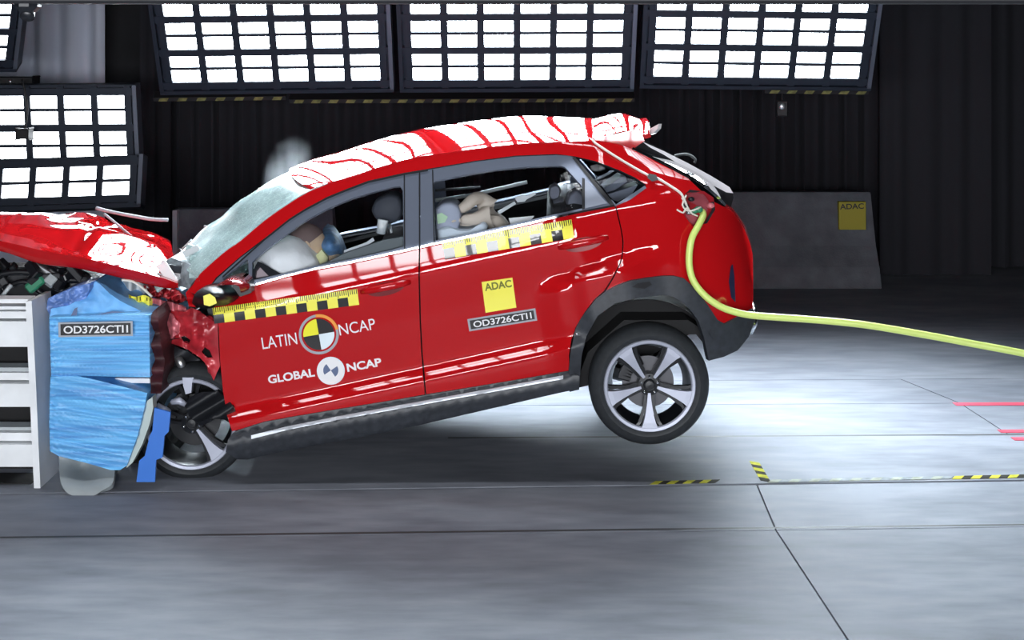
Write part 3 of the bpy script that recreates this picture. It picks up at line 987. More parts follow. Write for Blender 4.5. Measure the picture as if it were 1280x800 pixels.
# header shadow band
# A pillar on the far side comes from the mirrored flank
# cowl debris under the screen
cowl = tag(empty('cowl', P(220, 340, .6)))
cowl.parent = car
cowl.matrix_parent_inverse = world_of(car).inverted()
rnd = random.Random(3)
for k in range(44):
    x, y = rnd.uniform(196, 246), rnd.uniform(312, 350)
    y = max(y, 352-(x-196)*.9)
    c_ = P(x, y, rnd.uniform(.18, .9))
    M = Matrix.Translation(c_) @ Matrix.Rotation(rnd.uniform(-1, 1), 4, 'Y') @ Matrix.Rotation(rnd.uniform(-.8, .8), 4, 'Z')
    l_ = rnd.uniform(.02, .08)
    box('glass_shard', (-l_, -.01, -l_*.4), (l_, .01, l_*.4), rnd.choice([SHATTER, SHATTER, SHATTER, GREYPL, WHITE, CLAD]), cowl, .004, M)
cp = sheet('cowl_panel', [(200, 330), (214, 322), (236, 330), (252, 340), (246, 350), (237, 362), (222, 356)], lambda x, y: .3+.05*noise.noise(Vector((x*.08, y*.08, 0))), mat('cowl_grey', (.20, .23, .25), .6, var=.6, vscale=14), cowl, .3, 8)
tube('wiper_arm', [P(*p, .35) for p in spline([(205, 338), (222, 331), (240, 331), (252, 334)], 3)], .009, BLACK, cowl, 6)
for pts_ in ([(255, 283), (268, 288), (246, 310), (228, 330)], [(240, 300), (228, 312), (222, 318)], [(236, 338), (246, 334), (255, 341)]):
    tube('screen_edge', [P(x, y, .95 if y < 325 else .3) for x, y in spline(pts_, 3)], .008, GREYPL, cowl, 5)

# --- bonnet, buckled
hb = spline([(-120, 297), (-60, 303), (0, 312), (47, 327), (94, 333), (141, 343), (200, 357), (222, 357.5)], 6)
hc = spline([(-120, 287), (-60, 292), (0, 301), (62, 315), (97, 320.5), (141, 331), (200, 346.5), (223, 354.5)], 6)
hf = spline([(-120, 268.5), (-40, 270), (0, 269.5), (31, 269), (62, 270), (101, 272), (141, 281), (175, 291), (205, 298), (212, 301)], 6)
NS, NT = 70, 26
rows = []
for i in range(NS+1):
    s = i/NS
    bx, by = sample(hb, s); cx_, cy = sample(hc, s); fx, fy = sample(hf, s)
    b3, c3, f3 = P(bx, by, .13), P(cx_, cy, .11), P(fx, fy, 1.62)
    row = [b3+Vector((0, .03, -.015)), b3, b3.lerp(c3, .45), c3]
    for k in range(1, NT+1):
        t = k/NT
        p = c3.lerp(f3, t)
        z = .062*math.sin(PI*t**1.5)*(1-sm(.5, .7, s))
        # the tent behind the fold
        rr = sm(.56, .72, s)*(1-sm(.93, 1.0, s)*.6)
        z += rr*.085*(sm(0, .30, t)-.55*sm(.30, 1, t))
        nzv = noise.noise(Vector((p.x*2.2, p.y*2.2, 3)))*.020+noise.noise(Vector((p.x*6, p.y*5, 9)))*.010
        z += nzv*(.25+.9*sm(.45, .62, s))*sm(0, .08, t)
        z -= .022*math.exp(-((s-.60-.18*t)/.025)**2)*sm(0, .15, t)
        row.append(p+Vector((0, 0, z)))
    rows.append(row)
hood = loft('bonnet', rows, RED, car, True, .012)
strip3 = [P(*p, 1.3) for p in spline([(120, 260), (140, 265), (166, 270), (190, 274), (210, 275)], 3)]
tube('bent_trim', strip3, .011, GREYP, car, 6)
tube('bent_trim', [P(*p, 1.0) for p in spline([(130, 267), (146, 280), (160, 292), (176, 303)], 3)], .008, GREYP, car, 6)

# --- front wing remnants
def wingf(px, py):
    n_ = noise.noise(Vector((px*.06, py*.06, 1.7)))*.05+noise.noise(Vector((px*.16, py*.14, 5)))*.022
    return body(px, py)+.03+.25*sm(255, 190, px)*.6+n_*sm(274, 250, px)
wing = [(272, 404), (273.5, 440), (275, 458), (271, 466), (267, 476), (263, 466), (258, 456), (250, 447), (235, 437), (217, 430), (206, 428), (202, 440), (200, 449), (195, 440), (192, 432), (190, 418), (189, 405), (190, 388), (196, 383), (211, 386), (230, 390), (240, 385), (248, 388), (267, 402)]
holes = [[(197, 413), (203, 412), (212, 416), (208, 419), (199, 416)], [(226, 421), (231, 420), (238, 425), (236, 430), (230, 428)], [(252, 440), (256, 434), (262, 438), (266, 447), (259, 447)]]
wg = sheet('front_wing', wing, wingf, RED_RAW, car, .02, 5, holes)
sheet('torn_metal', [(195, 384), (208, 386), (224, 404), (223, 416), (214, 424), (205, 412), (197, 410)], lambda x, y: wingf(x, y)-.03-.015*math.sin(x*.5), PINK, wg, .012, 4)
sheet('torn_metal', [(196, 432), (202, 434), (206, 447), (201, 451), (197, 444)], lambda x, y: wingf(x, y)-.02, PINK, wg, .012, 4)
sheet('torn_metal', [(188, 372), (205, 376), (222, 380), (236, 388), (226, 391), (205, 386), (192, 383)], lambda x, y: .2+.03*math.sin(x*.4), PINK, wg, .015, 4)
sheet('torn_metal', [(180, 360), (200, 358), (222, 363), (234, 374), (226, 379), (204, 372), (186, 370)], lambda x, y: .3+.04*math.sin(x*.3+y), RED_RAW, wg, .015, 4)
sheet('torn_metal', [(232, 366), (240, 357), (250, 346), (247, 362), (244, 384), (236, 383)], lambda x, y: .16+.02*math.sin(y*.3), RED, wg, .02, 4)
sheet('torn_metal', [(150, 352), (168, 350), (188, 360), (176, 372), (160, 366)], lambda x, y: .35+.05*math.sin(x*.3), GREYPL, wg, .015, 4)
sheet('torn_metal', [(112, 343), (124, 345), (142, 358), (160, 370), (150, 378), (130, 362)], lambda x, y: .3+.05*math.sin(x*.25), GREYPL, wg, .015, 4)
tube('torn_edge', [P(*p, .15) for p in spline([(152, 350), (166, 352), (178, 360), (190, 371)], 3)], .007, WCABLE, wg, 5)
# ruler remnant on the crushed wing
tq, ti = [], []
for k in range(7):
    a = 161+k*4.2
    tq.append([(a, 368+k*.6+2*math.sin(k)), (a+4.2, 368.6+k*.6+2*math.sin(k+1)), (a+4.6, 383+1.5*math.sin(k*2)), (a+.4, 382+1.5*math.sin(k*2-2))]); ti.append(0)
    tq.append([(a+1, 369+k*.6), (a+2.2, 369+k*.6), (a+2.4, 376), (a+1.2, 376)]); ti.append(1)
patch('ruler_sticker', tq, lambda x, y: .16+.02*math.sin(x*.5), [YELS, BLKP], wg, .0, ti)
for i in range(0): pass

# door mirror
mir = tag(empty('door_mirror', P(268, 366, -.05)))
mir.parent = car
mir.matrix_parent_inverse = world_of(car).inverted()
ms = sheet('mirror_housing', spline([(240, 379), (243, 368), (252, 361), (270, 357), (288, 354), (300, 358), (301, 368), (292, 377), (278, 383), (258, 386), (246, 384), (240, 379)], 2)[:-1], lambda x, y: -.14+.0009*((x-270)**2*.25+(y-370)**2*1.1), BLACK, mir, .16, 5)
sheet('mirror_cap', spline([(270, 357), (284, 349), (300, 345), (310, 349), (312, 362), (309, 373), (302, 372), (299, 358), (286, 356), (270, 357)], 2)[:-1], lambda x, y: -.10+.0009*((x-295)**2*.25+(y-358)**2), mat('dark_red_cap', (.28, .008, .012), .25, .2, .8), mir, .12, 5)
patch('marker_patch', [[(254, 370), (262, 367), (269, 372), (271, 379), (262, 383), (255, 381)]], lambda x, y: -.125, YELS, mir, .03)
sheet('mirror_stalk', [(290, 357), (312, 352), (314, 366), (300, 371)], lambda x, y: -.03, BLACK, mir, .12, 6)

# wheel wells
def liner(cx, cz, r, x_y0, x_y1, a0, a1, m, parent, name='wheel_liner'):
    bm_ = bmesh.new()
    N = 26
    ring = []
    for k in range(N+1):
        a = a0+(a1-a0)*k/N
        ring.append([bm_.verts.new((cx+r*math.cos(a), yy, cz+r*math.sin(a))) for yy in (x_y0, x_y1)])
    cen = bm_.verts.new((cx, x_y1, cz))
    for k in range(N):
        bm_.faces.new((ring[k][0], ring[k+1][0], ring[k+1][1], ring[k][1]))
        bm_.faces.new((ring[k][1], ring[k+1][1], cen))
    return from_bm(name, bm_, m, parent, False)
wc = P(812, 482, .03)
o = liner(P(806, 470, .05).x, P(806, 470, .05).z, .415, .03, .42, 0.5, PI+.1, DARK, car); far(o)
fc = P(239, 530, .12)
o = liner(P(236, 520, .1).x, P(236, 520, .1).z, .42, .10, .5, .15, PI-.2, DARK, car); far(o)

# rear wheel
DISC = mat('dull_disc', (.09, .09, .10), .5, .6)
def wheel(c, parent, broken=False, rot=0.0):
    wh = tag(empty('wheel', c))
    wh.parent = parent
    wh.matrix_parent_inverse = world_of(parent).inverted()
    R, r = .322, .240
    if broken: R = .312
    lathe('tyre', [(r-.004, .004), (r+.006, -.008), (r+.03, -.016), (R-.045, -.012), (R-.016, .004), (R, .03), (R, .10), (R, .165), (R-.016, .19), (R-.05, .2), (r, .195), (r-.01, .10), (r-.004, .004)], c, TYRE, wh, 72)
    lathe('rim', [(r+.005, -.010), (r-.004, -.014), (r-.014, -.006), (r-.016, .03), (r-.03, .06), (r-.05, .13), (r-.02, .19)], c, RIMBLK, wh, 72)
    lathe('rim_lip', [(r+.006, -.008), (r+.002, -.0155), (r-.012, -.0125), (r-.018, -.002)], c, ALLOY, wh, 72)
    def q(a, rad, side_, d): return c+Vector((rad*math.cos(a)-side_*math.sin(a), d, rad*math.sin(a)+side_*math.cos(a)))
    ang = [rot-PI/2+2*PI*k/5 for k in range(5)]
    for k, a in enumerate(ang):
        if broken and k in (1, 2, 3, 4): continue
        # machined face widening to the rim
        st = [(.045, .007, .018), (.10, .013, .010), (.16, .023, -.002), (.20, .033, -.008), (r-.010, .046, -.010)]
        vs, fs = [], []
        for rad, hw, d in st:
            vs += [q(a, rad, -hw, d), q(a, rad, hw, d), q(a, rad, hw*1.05, d+.035), q(a, rad, -hw*1.05, d+.035)]
        for i in range(len(st)-1):
            for j in range(4): fs.append((i*4+j, i*4+(j+1) % 4, i*4+4+(j+1) % 4, i*4+4+j))
        fs += [(3, 2, 1, 0), tuple(len(vs)-4+j for j in range(4))]
        mesh('spoke', vs, fs, ALLOY, wh)
    for k, a in enumerate(ang):
        if broken and k in (1, 4): continue
        for sgn in (-1, 1):
            vs, fs = [], []
            st = [(.05, .018, .032), (.13, .026, .026), (.20, .05, .02), (r-.012, .075, .016)]
            for rad, s0, d in st:
                w_ = .007+.02*(rad-.05)
                vs += [q(a, rad, sgn*(s0-w_), d), q(a, rad, sgn*(s0+w_), d), q(a, rad, sgn*(s0+w_), d+.03), q(a, rad, sgn*(s0-w_), d+.03)]
            for i in range(3):
                for j in range(4): fs.append((i*4+j, i*4+(j+1) % 4, i*4+4+(j+1) % 4, i*4+4+j))
            fs += [(3, 2, 1, 0), (12, 13, 14, 15)]
            mesh('spoke_web', vs, fs, RIMBLK, wh)
    lathe('hub', [(.0001, .012), (.028, .010), (.032, .02), (.058, .022), (.062, .05), (.062, .1)], c, RIMBLK, wh, 30)
    lathe('centre_cap', [(.0001, .004), (.022, .006), (.027, .012)], c, BLACK, wh, 24)
    for k in range(5):
        a = rot-PI/2+2*PI*(k+.5)/5
        p = q(a, .045, 0, .018)
        tube('lug_nut', [p, p+Vector((0, -.014, 0))], [.0085, .0065], CHROME, wh, 6)
    lathe('brake_disc', [(.06, .10), (.14, .10), (.14, .115), (.06, .115)], c, DISC if not broken else BLACK, wh, 40)
    bm_ = bmesh.new()
    for k in range(8):
        a0 = 2.0+k*.13
        p0, p1 = q(a0, .10, 0, .08), q(a0, .165, 0, .08)
        add_tube(bm_, [p0, p1], .02, 6)
    from_bm('brake_caliper', bm_, INTER, wh)
    return wh
RW = wheel(wc, car)
def empty_far(wh, dy):
    c2 = wh.copy(); C.objects.link(c2)
    for ch in [x for x in bpy.data.objects if x.parent == wh]:
        if ch.name.startswith(('tyre', 'rim', 'spoke', 'hub')):
            d = ch.copy(); C.objects.link(d); d.parent = c2
            d.matrix_parent_inverse = ch.matrix_parent_inverse.copy()
    c2.parent = car
    c2.matrix_parent_inverse = Matrix()
    c2.matrix_basis = world_of(car).inverted() @ (Matrix.Translation((0, W, 0)) @ Matrix.Diagonal((1, -1, 1, 1))) @ world_of(wh)
    return c2
empty_far(RW, 0)
FW = wheel(fc, car, True, .70)
empty_far(FW, 0)
# torn liner and bent struts over the front wheel
sheet('torn_liner', [(236, 497), (252, 490), (272, 489), (286, 500), (296, 516), (292, 532), (280, 524), (262, 523), (246, 528), (236, 520), (232, 508)], lambda x, y: .05+.03*math.sin(x*.12+y*.2), BLACK, car, .03, 6)
sheet('torn_liner', [(206, 440), (216, 432), (236, 440), (250, 450), (262, 470), (266, 482), (254, 474), (238, 470), (222, 472), (206, 478), (196, 488), (192, 470), (198, 452)], lambda x, y: .22+.05*math.sin(x*.1+y*.13), INTER, car, .04, 6)
tube('bent_strut', [P(*p, .16) for p in ((222, 446), (226, 454), (230, 464))], [.02, .026, .02], STEEL, car, 8)
for pts_ in ([(214, 503), (224, 501), (232, 506)], [(196, 506), (206, 513), (213, 515)]):
    tube('broken_spoke', [P(*p, .08) for p in pts_], [.014, .022, .014], ALLOY, FW, 6)
sheet('broken_spoke', [(228, 472), (242, 472), (240, 480), (239, 491), (232, 493), (229, 482)], lambda x, y: .10, ALLOY, FW, .04, 6)

# underbody
und = [(300, 560), (420, 535), (600, 500), (722, 474), (735, 440), (780, 400), (860, 400), (905, 430), (890, 442), (870, 418), (790, 418), (752, 446), (735, 482), (600, 512), (420, 550), (300, 572)]
o = sheet('floor_pan', und, lambda x, y: .16, DARK, car, 1.48, 14, smooth=False)
ax = tube('rear_axle', [wc+Vector((0, .15, .0)), Vector((wc.x, W-.15-.03, wc.z))], .045, DARK, car, 10)

# ------------------------------------------------------------------ stickers and lettering on the doors
text_on('lettering', 'LATIN', (328.5, 436.5), (372, 430), 14.5, body, WHITE, FD, .0)
text_on('lettering', 'NCAP', (425, 419.5), (470, 411.5), 14, body, WHITE, FD, .0)
text_on('lettering', 'GLOBAL', (336, 480), (394, 470.5), 10.5, body, WHITE, FD, .03)
text_on('lettering', 'NCAP', (434.5, 465), (477.5, 457.5), 10.5, body, WHITE, FD, .03)
def roundel(c, R, rr, cols, ringm, tilt, parent, arc=None):
    """Quartered disc with a ring; cols: upper left, upper right, lower right, lower left."""
    t = -tilt
    if ringm:
        q = []
        o_, i_ = disc_px(c, R, 48), disc_px(c, R*.87, 48)
        patch('roundel_ring', [[o_[k], o_[k+1], i_[k+1], i_[k]] for k in range(48)], body, ringm, parent, .004)
        if arc:
            o_, i_ = disc_px(c, R*1.01, 20, math.radians(15), math.radians(100)), disc_px(c, R*.86, 20, math.radians(15), math.radians(100))
            patch('roundel_arc', [[o_[k], o_[k+1], i_[k+1], i_[k]] for k in range(20)], body, arc, parent, .0055)
    d_ = disc_px(c, rr, 32)
    for k, m_ in enumerate(cols):
        a0 = tilt+PI/2*(1-k)
        seg = disc_px(c, rr, 12, a0, a0+PI/2)
        patch('roundel_quarter', [[c]+seg], body, m_, parent, .005)
roundel((398.5, 418), 25, 19.5, [YEL, BLKP, LBLUE, BLKP], GREYP, .17, FD, ORANGE)
d_ = disc_px((413.5, 463.5), 17.5, 36)[:-1]
patch('roundel_disc', [d_], body, LBLUE, FD, .0035)
patch('roundel_disc', [[(c_[0]*.95+413.5*.05-1.5*0, c_[1]*.95+463.5*.05) for c_ in d_]], body, WHITE, FD, .0045)
roundel((413.5, 463), 0, 9.5, [SLATE, WHITE, SLATE, WHITE], None, .6, FD)

def ruler(a, b, h, n, parent, dark, tick_rows=True, first=0):
    """Measuring tape: ticks along the top, yellow and black squares along the bottom."""
    dx, dy = b[0]-a[0], b[1]-a[1]
    L = math.hypot(dx, dy)
    nx, ny = dy/L, -dx/L
    def pt(t, k): return (a[0]+dx*t+nx*h*k, a[1]+dy*t+ny*h*k)
    qs, ii = [], []
    for k in range(n):
        t0, t1 = k/n, (k+1)/n
        qs.append([pt(t0, 0), pt(t1, 0), pt(t1, .55), pt(t0, .55)]); ii.append(1 if (k+first) % 2 else 0)
        qs.append([pt(t0, .55), pt(t1, .55), pt(t1, 1), pt(t0, 1)]); ii.append(0)
    o_ = patch('ruler_sticker', qs, body, [YELS, dark], parent, .004, ii)
    tk = []
    m_ = n*5
    for k in range(m_):
        t0 = (k+.3)/m_
        t1 = (k+.7)/m_
        tk.append([pt(t0, .70 if k % 5 else .6), pt(t1, .70 if k % 5 else .6), pt(t1, 1), pt(t0, 1)])
    patch('ruler_ticks', tk, body, dark, parent, .0055)
BLKS = mat('black_sticker', (.012, .012, .014), .3, coat=.8)
ruler((268, 404.8), (449, 381), 20, 14, FD, BLKS, first=1)
ruler((556, 324), (718, 297.5), 23.5, 12, RD, BLKS, first=1)
# yellow square and number plate on the rear door
yq = [(602, 352.5), (640.5, 347), (645.5, 384.5), (607, 391)]
patch('yellow_sticker', [yq], body, YELS, RD, .004)
text_on('lettering', 'ADAC', (606.5, 364), (640, 358.8), 9.5, body, mat('dark_olive_print', (.16, .17, .02), .5), RD, .03, .006)
def plate(c, L_, H_, ang, yf, parent, off=.004):
    ca, sa = math.cos(ang), math.sin(ang)
    def pt(x, y): return (c[0]+x*ca+y*sa, c[1]-x*sa+y*ca)
    r_ = lambda hx, hy: [pt(-hx, -hy), pt(hx, -hy), pt(hx, hy), pt(-hx, hy)]
    patch('number_plate', [r_(L_/2, H_/2)], yf, GREYP, parent, off)
    patch('plate_field', [r_(L_/2-2.6, H_/2-2.2)], yf, BLKP, parent, off+.0012)
    text_on('lettering', 'OD3726CTI1', pt(-L_/2+6.5, H_*.27), pt(L_/2-6, H_*.27), H_*.52, yf, WHITE, parent, .018, off+.0024)
plate((627.8, 399.8), 86, 15.5, math.atan2(13.5, 84), body, RD)

# ------------------------------------------------------------------ cabin
def cushion(name, pts, y0, y1, m, parent, step=7, bulge=.03):
    """A padded block: outline in side view, from depth y0 to y1, edges rounded."""
    cx_ = sum(p[0] for p in pts)/len(pts); cy_ = sum(p[1] for p in pts)/len(pts)
    rows = []
    N = len(pts)
    for d, sc_ in ((y0, .80), (y0+.015, .94), (y0+.04, 1.0), ((y0+y1)/2, 1.01), (y1-.04, 1.0), (y1-.015, .94), (y1, .80)):
        rows.append([P(cx_+(x-cx_)*sc_, cy_+(y-cy_)*sc_, y0+.0)+Vector((0, d-y0, 0)) for x, y in pts])
    vs = [p for r in rows for p in r]
    fs = [(i*N+j, i*N+(j+1) % N, (i+1)*N+(j+1) % N, (i+1)*N+j) for i in range(len(rows)-1) for j in range(N)]
    fs += [tuple(range(N-1, -1, -1)), tuple((len(rows)-1)*N+j for j in range(N))]
    bm_ = bmesh.new()
    vv = [bm_.verts.new(v) for v in vs]
    for f in fs: bm_.faces.new([vv[i] for i in f])
    bmesh.ops.recalc_face_normals(bm_, faces=bm_.faces)
    o_ = from_bm(name, bm_, m, parent, True)
    o_.data.set_sharp_from_angle(angle=math.radians(60))
    return o_
def cl(pts, n=3): return spline(pts+[pts[0]], n)[:-1]
def seat(y0, y1):
    s = tag(empty('front_seat', P(470, 420, (y0+y1)/2)))
    s.parent = car
    s.matrix_parent_inverse = world_of(car).inverted()
    cushion('backrest', cl([(478, 298), (506, 296), (518, 330), (528, 380), (524, 430), (495, 440), (488, 390), (478, 340)]), y0, y1, SEAT, s)
    cushion('seat_cushion', cl([(400, 412), (440, 410), (490, 420), (520, 440), (500, 466), (420, 470), (396, 440)]), y0, y1, SEAT, s)
    cushion('headrest', cl([(468, 252), (484, 244), (498, 247), (503, 262), (499, 275), (484, 281), (471, 276), (464, 264)]), y0+.10, y1-.10, GREYC if False else mat('headrest_cloth', (.045, .05, .065), .7), s)
    for d in (.17, .33): tube('headrest_post', [P(486, 276, y0+d), P(492, 305, y0+d)], .009, STEEL, s, 6)
    return s
seat(.24, .74)
seat(1.06, 1.56)
# seat belt, buckle bits and the bright pillar piece
tube('belt_guide', [P(479, 275, .22), P(476, 292, .22)], [.03, .026], GREYPL, car, 8)
sheet('seat_belt', [(430, 313), (458, 303), (466, 297), (468, 301), (452, 311), (430, 319)], lambda x, y: .28, mat('belt_light', (.55, .58, .62), .6), car, .01, 6)
sheet('door_sill_top', [(395, 333), (440, 323), (504, 308), (504, 296), (480, 300), (430, 317), (412, 327)], lambda x, y: .20, mat('door_card_grey', (.09, .11, .12), .6), car, .05, 8)
# rear bench and its headrests
rs = tag(empty('rear_seat', P(680, 380, .9)))
rs.parent = car
rs.matrix_parent_inverse = world_of(car).inverted()
cushion('backrest', cl([(692, 262), (730, 258), (745, 300), (735, 370), (700, 400), (690, 330)]), .22, 1.58, SEAT, rs)
cushion('seat_cushion', cl([(590, 385), (640, 372), (700, 385), (730, 410), (680, 430), (600, 430)]), .22, 1.58, SEAT, rs)
for y in (.3, .78, 1.26):
    cushion('headrest', cl([(712, 243), (722, 238), (730, 246), (731, 262), (724, 270), (713, 266), (708, 254)]), y, y+.24, GREYC, rs)
cushion('headrest', cl([(688, 234), (696, 231), (701, 238), (698, 248), (690, 250), (686, 243)]), .55, .72, GREYC, rs)
cushion('side_bolster', cl([(692, 252), (704, 250), (708, 262), (700, 275), (692, 272)]), .5, .7, GREYC, rs)
sheet('belt_strap', [(622, 264), (643, 252), (645, 255), (624, 268)], lambda x, y: .5, GREYPL, rs, .006, 5)
sheet('belt_buckle', [(643, 247), (653, 243), (661, 246), (656, 252), (647, 253)], lambda x, y: .48, GREYPL, rs, .015, 4)
sheet('belt_strap', [(655, 246), (668, 240), (670, 243), (657, 250)], lambda x, y: .5, GREYPL, rs, .006, 5)
sheet('white_cloth', [(636, 273), (668, 270), (662, 277), (638, 280)], lambda x, y: .3, WHITECL, rs, .02, 5)
# far side rails seen through the rear window
tube('grab_rail', [P(544, 250.5, 1.35), P(590, 244, 1.35), P(659, 227.5, 1.35)], .012, GREYPL, car, 6)
tube('grab_rail', [P(544, 238, 1.38), P(600, 234, 1.38)], .008, INTER, car, 6)
# load cover and pale items behind the quarter light
sheet('load_cover', [(755, 236), (776, 221), (782, 221), (784, 227), (768, 238), (758, 240)], lambda x, y: .42, GREYPL, car, .3, 5)
sheet('load_cover', [(760, 243), (782, 236), (797, 231), (790, 243), (772, 252), (766, 250)], lambda x, y: .40, mat('pale_plastic', (.8, .82, .86), .5), car, .25, 5)
# headliner, dashboard, steering wheel, airbags
rows = []
for p in rail3[4:-4]:
    r_ = crown(p+Vector((0, .03, -.05)), .05, 0, 8)
    rows.append(r_)
loft('headliner', rows, HEADL, car, True, .01)
sheet('dashboard', cl([(262, 362), (290, 352), (318, 358), (336, 376), (330, 410), (300, 420), (262, 400)]), lambda x, y: .16, INTER, car, 1.46, 10)
sw = P(352, 372, .52)
bm = bmesh.new()
Mw = Matrix.Translation(sw) @ Matrix.Rotation(math.radians(-62), 4, 'Y')
ring = [Mw @ Vector((.18*math.cos(a), .18*math.sin(a), 0)) for a in [2*PI*k/28 for k in range(29)]]
add_tube(bm, ring, .014, 8, False)
for a in (0, 2.2, 4.1): add_tube(bm, [Mw @ Vector((0, 0, -.02)), Mw @ Vector((.18*math.cos(a), .18*math.sin(a), 0))], .014, 6)
from_bm('steering_wheel', bm, INTER, car, True)
def bag(name, c, rx, ry, rz, ang, parent):
    bm_ = bmesh.new()
    M = Matrix.Rotation(ang, 3, 'Y').to_4x4()
    vs = add_ball(bm_, (0, 0, 0), 1, u=28, v=18)
    for v in vs:
        n_ = noise.noise(v.co*2.2)*.10+noise.noise(v.co*5)*.05
        p = v.co*(1+n_)
        v.co = (M @ Vector((p.x*rx, p.y*ry, p.z*rz)))+c
    return from_bm(name, bm_, WHITECL, parent, True)
bag('airbag', P(362, 333, .43), .21, .24, .165, .55, car)
bag('airbag', P(325, 344, 1.2), .20, .28, .17, .5, car)
sheet('pillar_airbag_sail', [(315, 352.5), (316, 339), (322, 326.5), (330, 330), (354, 344), (333, 349)], bodyo(.03), BLACK, car, .02, 6, [[(318.5, 348), (320, 338), (324, 333), (336, 345)]])
sheet('pillar_trim', [(317, 349), (319, 336), (324, 331), (338, 345.5)], bodyo(.06), mat('pink_grey_trim', (.45, .36, .38), .6), car, .02, 6)

# ------------------------------------------------------------------ crash test dummies
def skin(name, joints, edges, m, parent, sub=2):
    me = bpy.data.meshes.new(name)
    me.from_pydata([j[0] for j in joints], edges, [])
    o_ = bpy.data.objects.new(name, me)
    C.objects.link(o_)
    md = o_.modifiers.new('skin', 'SKIN')
    md.use_smooth_shade = True
    sk = me.skin_vertices[0].data
    for i, j in enumerate(joints):
        sk[i].radius = (j[1], j[1]*(j[2] if len(j) > 2 else 1))
        sk[i].use_root = (i == 0)
    sb = o_.modifiers.new('sub', 'SUBSURF')
    sb.levels = sb.render_levels = sub
    bpy.context.view_layer.update()
    me2 = bpy.data.meshes.new_from_object(o_.evaluated_get(bpy.context.evaluated_depsgraph_get()))
    bpy.data.objects.remove(o_)
    me2.name = name
    me2.polygons.foreach_set('use_smooth', [True]*len(me2.polygons))
    return link(name, me2, m, parent)
def head(name, c, r, face, m, parent, cap=None):
    """Head looking along face, with brow, nose, chin, ears and eyes."""
    f_ = Vector(face).normalized()
    s_ = Vector((0, 1, 0))
    u_ = s_.cross(f_).normalized()
    if u_.z < 0: u_ = -u_
    s_ = f_.cross(u_) * -1
    M = Matrix((f_, s_, u_)).transposed()
    bm_ = bmesh.new()
    vs = add_ball(bm_, (0, 0, 0), 1, u=28, v=20)
    for v in vs:
        x, y, z = v.co
        k = 1.0
        X, Y, Z = x*1.02, y*.80, z*1.22
        if z < -.1: X *= 1-.18*(-z-.1)*(1 if x < 0 else .3); Y *= 1-.30*(-z-.1)
        if x > 0:
            X += .26*math.exp(-((y/.14)**2+((z+.08)/.22)**2))            # nose
            X += .07*math.exp(-((y/.5)**2+((z-.28)/.12)**2))             # brow
            X += .09*math.exp(-((y/.28)**2+((z+.72)/.16)**2))            # chin
            X -= .09*(math.exp(-(((y-.32)/.16)**2+((z-.10)/.12)**2))+math.exp(-(((y+.32)/.16)**2+((z-.10)/.12)**2)))
            X += .05*math.exp(-((y/.26)**2+((z+.42)/.07)**2))            # lips
        v.co = (M @ Vector((X*r, Y*r, Z*r)))+c
    for sg in (-1, 1):
        vs = add_ball(bm_, (0, 0, 0), 1, u=10, v=8)
        for v in vs: v.co = (M @ Vector((v.co.x*.16*r-.05*r, (v.co.y*.06+.80*sg)*r, v.co.z*.26*r+.02*r)))+c
    o_ = from_bm(name, bm_, m, parent, True)
    for sg in (-1, 1):
        ball('eye', (M @ Vector((.86*r, .32*sg*r, .10*r)))+c, .10*r, BLACK, o_, u=8, v=6)
    if cap:
        bm_ = bmesh.new()
        vs = add_ball(bm_, (0, 0, 0), 1, u=20, v=14)
        bmesh.ops.delete(bm_, geom=[v for v in vs if v.co.z < -.05 or (v.co.x > .55 and v.co.z < .45)], context='VERTS')
        for v in bm_.verts: v.co = (M @ Vector((v.co.x*1.08*r, v.co.y*.86*r, v.co.z*1.28*r)))+c
        from_bm('head_cap', bm_, cap, o_, True)
    return o_
def hand(base, d, r, m, parent):
    """Palm, four fingers of unequal length and a thumb, slightly curled."""
    d = Vector(d).normalized()
    s_ = d.cross(Vector((0, 0, 1))).normalized()
    n_ = s_.cross(d)
    J = [(base, r*.9, .55), (base+d*r*2.2, r*1.0, .5)]
    E = [(0, 1)]
    for k, ln in enumerate((1.9, 2.3, 2.15, 1.6)):
        b_ = base+d*r*2.5+s_*r*(k-1.5)*.55
        i = len(J)
        J += [(b_, r*.30), (b_+d*r*ln*.5-n_*r*.15, r*.27), (b_+d*r*ln*.85-n_*r*.6, r*.22)]
        E += [(1, i), (i, i+1), (i+1, i+2)]
    i = len(J)
    J += [(base+d*r*1.0-s_*r*1.1, r*.36), (base+d*r*2.1-s_*r*1.6-n_*r*.3, r*.28)]
    E += [(0, i), (i, i+1)]
    return skin('hand', J, E, m, parent, 1)

dm = tag(empty('crash_test_dummy', P(458, 432, .5)), 'crash test dummy in the driver seat slumped face first into a white airbag', 'dummy', 'crash test dummies')
V = lambda px, py, y: P(px, py, y)
J = [(V(458, 425, .50), .13, .9), (V(446, 385, .5), .125, .9), (V(428, 345, .5), .135, .9), (V(414, 326, .5), .075), (V(404, 316, .5), .058),
     (V(424, 338, .33), .06), (V(392, 372, .30), .046), (V(366, 366, .36), .034),
     (V(424, 338, .67), .06), (V(392, 372, .70), .046), (V(366, 366, .66), .034),
     (V(440, 428, .42), .085), (V(372, 418, .40), .062), (V(330, 480, .40), .048), (V(312, 486, .40), .035),
     (V(440, 428, .60), .085), (V(372, 420, .62), .062), (V(330, 482, .62), .048), (V(312, 488, .62), .035)]
E = [(0, 1), (1, 2), (2, 3), (3, 4), (2, 5), (5, 6), (6, 7), (2, 8), (8, 9), (9, 10), (0, 11), (11, 12), (12, 13), (13, 14), (0, 15), (15, 16), (16, 17), (17, 18)]
skin('torso', J, E, SKINM, dm)
head('head', V(386, 304, .47), .095, (-.80, 0, -.60), SKINM, dm, BROWN)
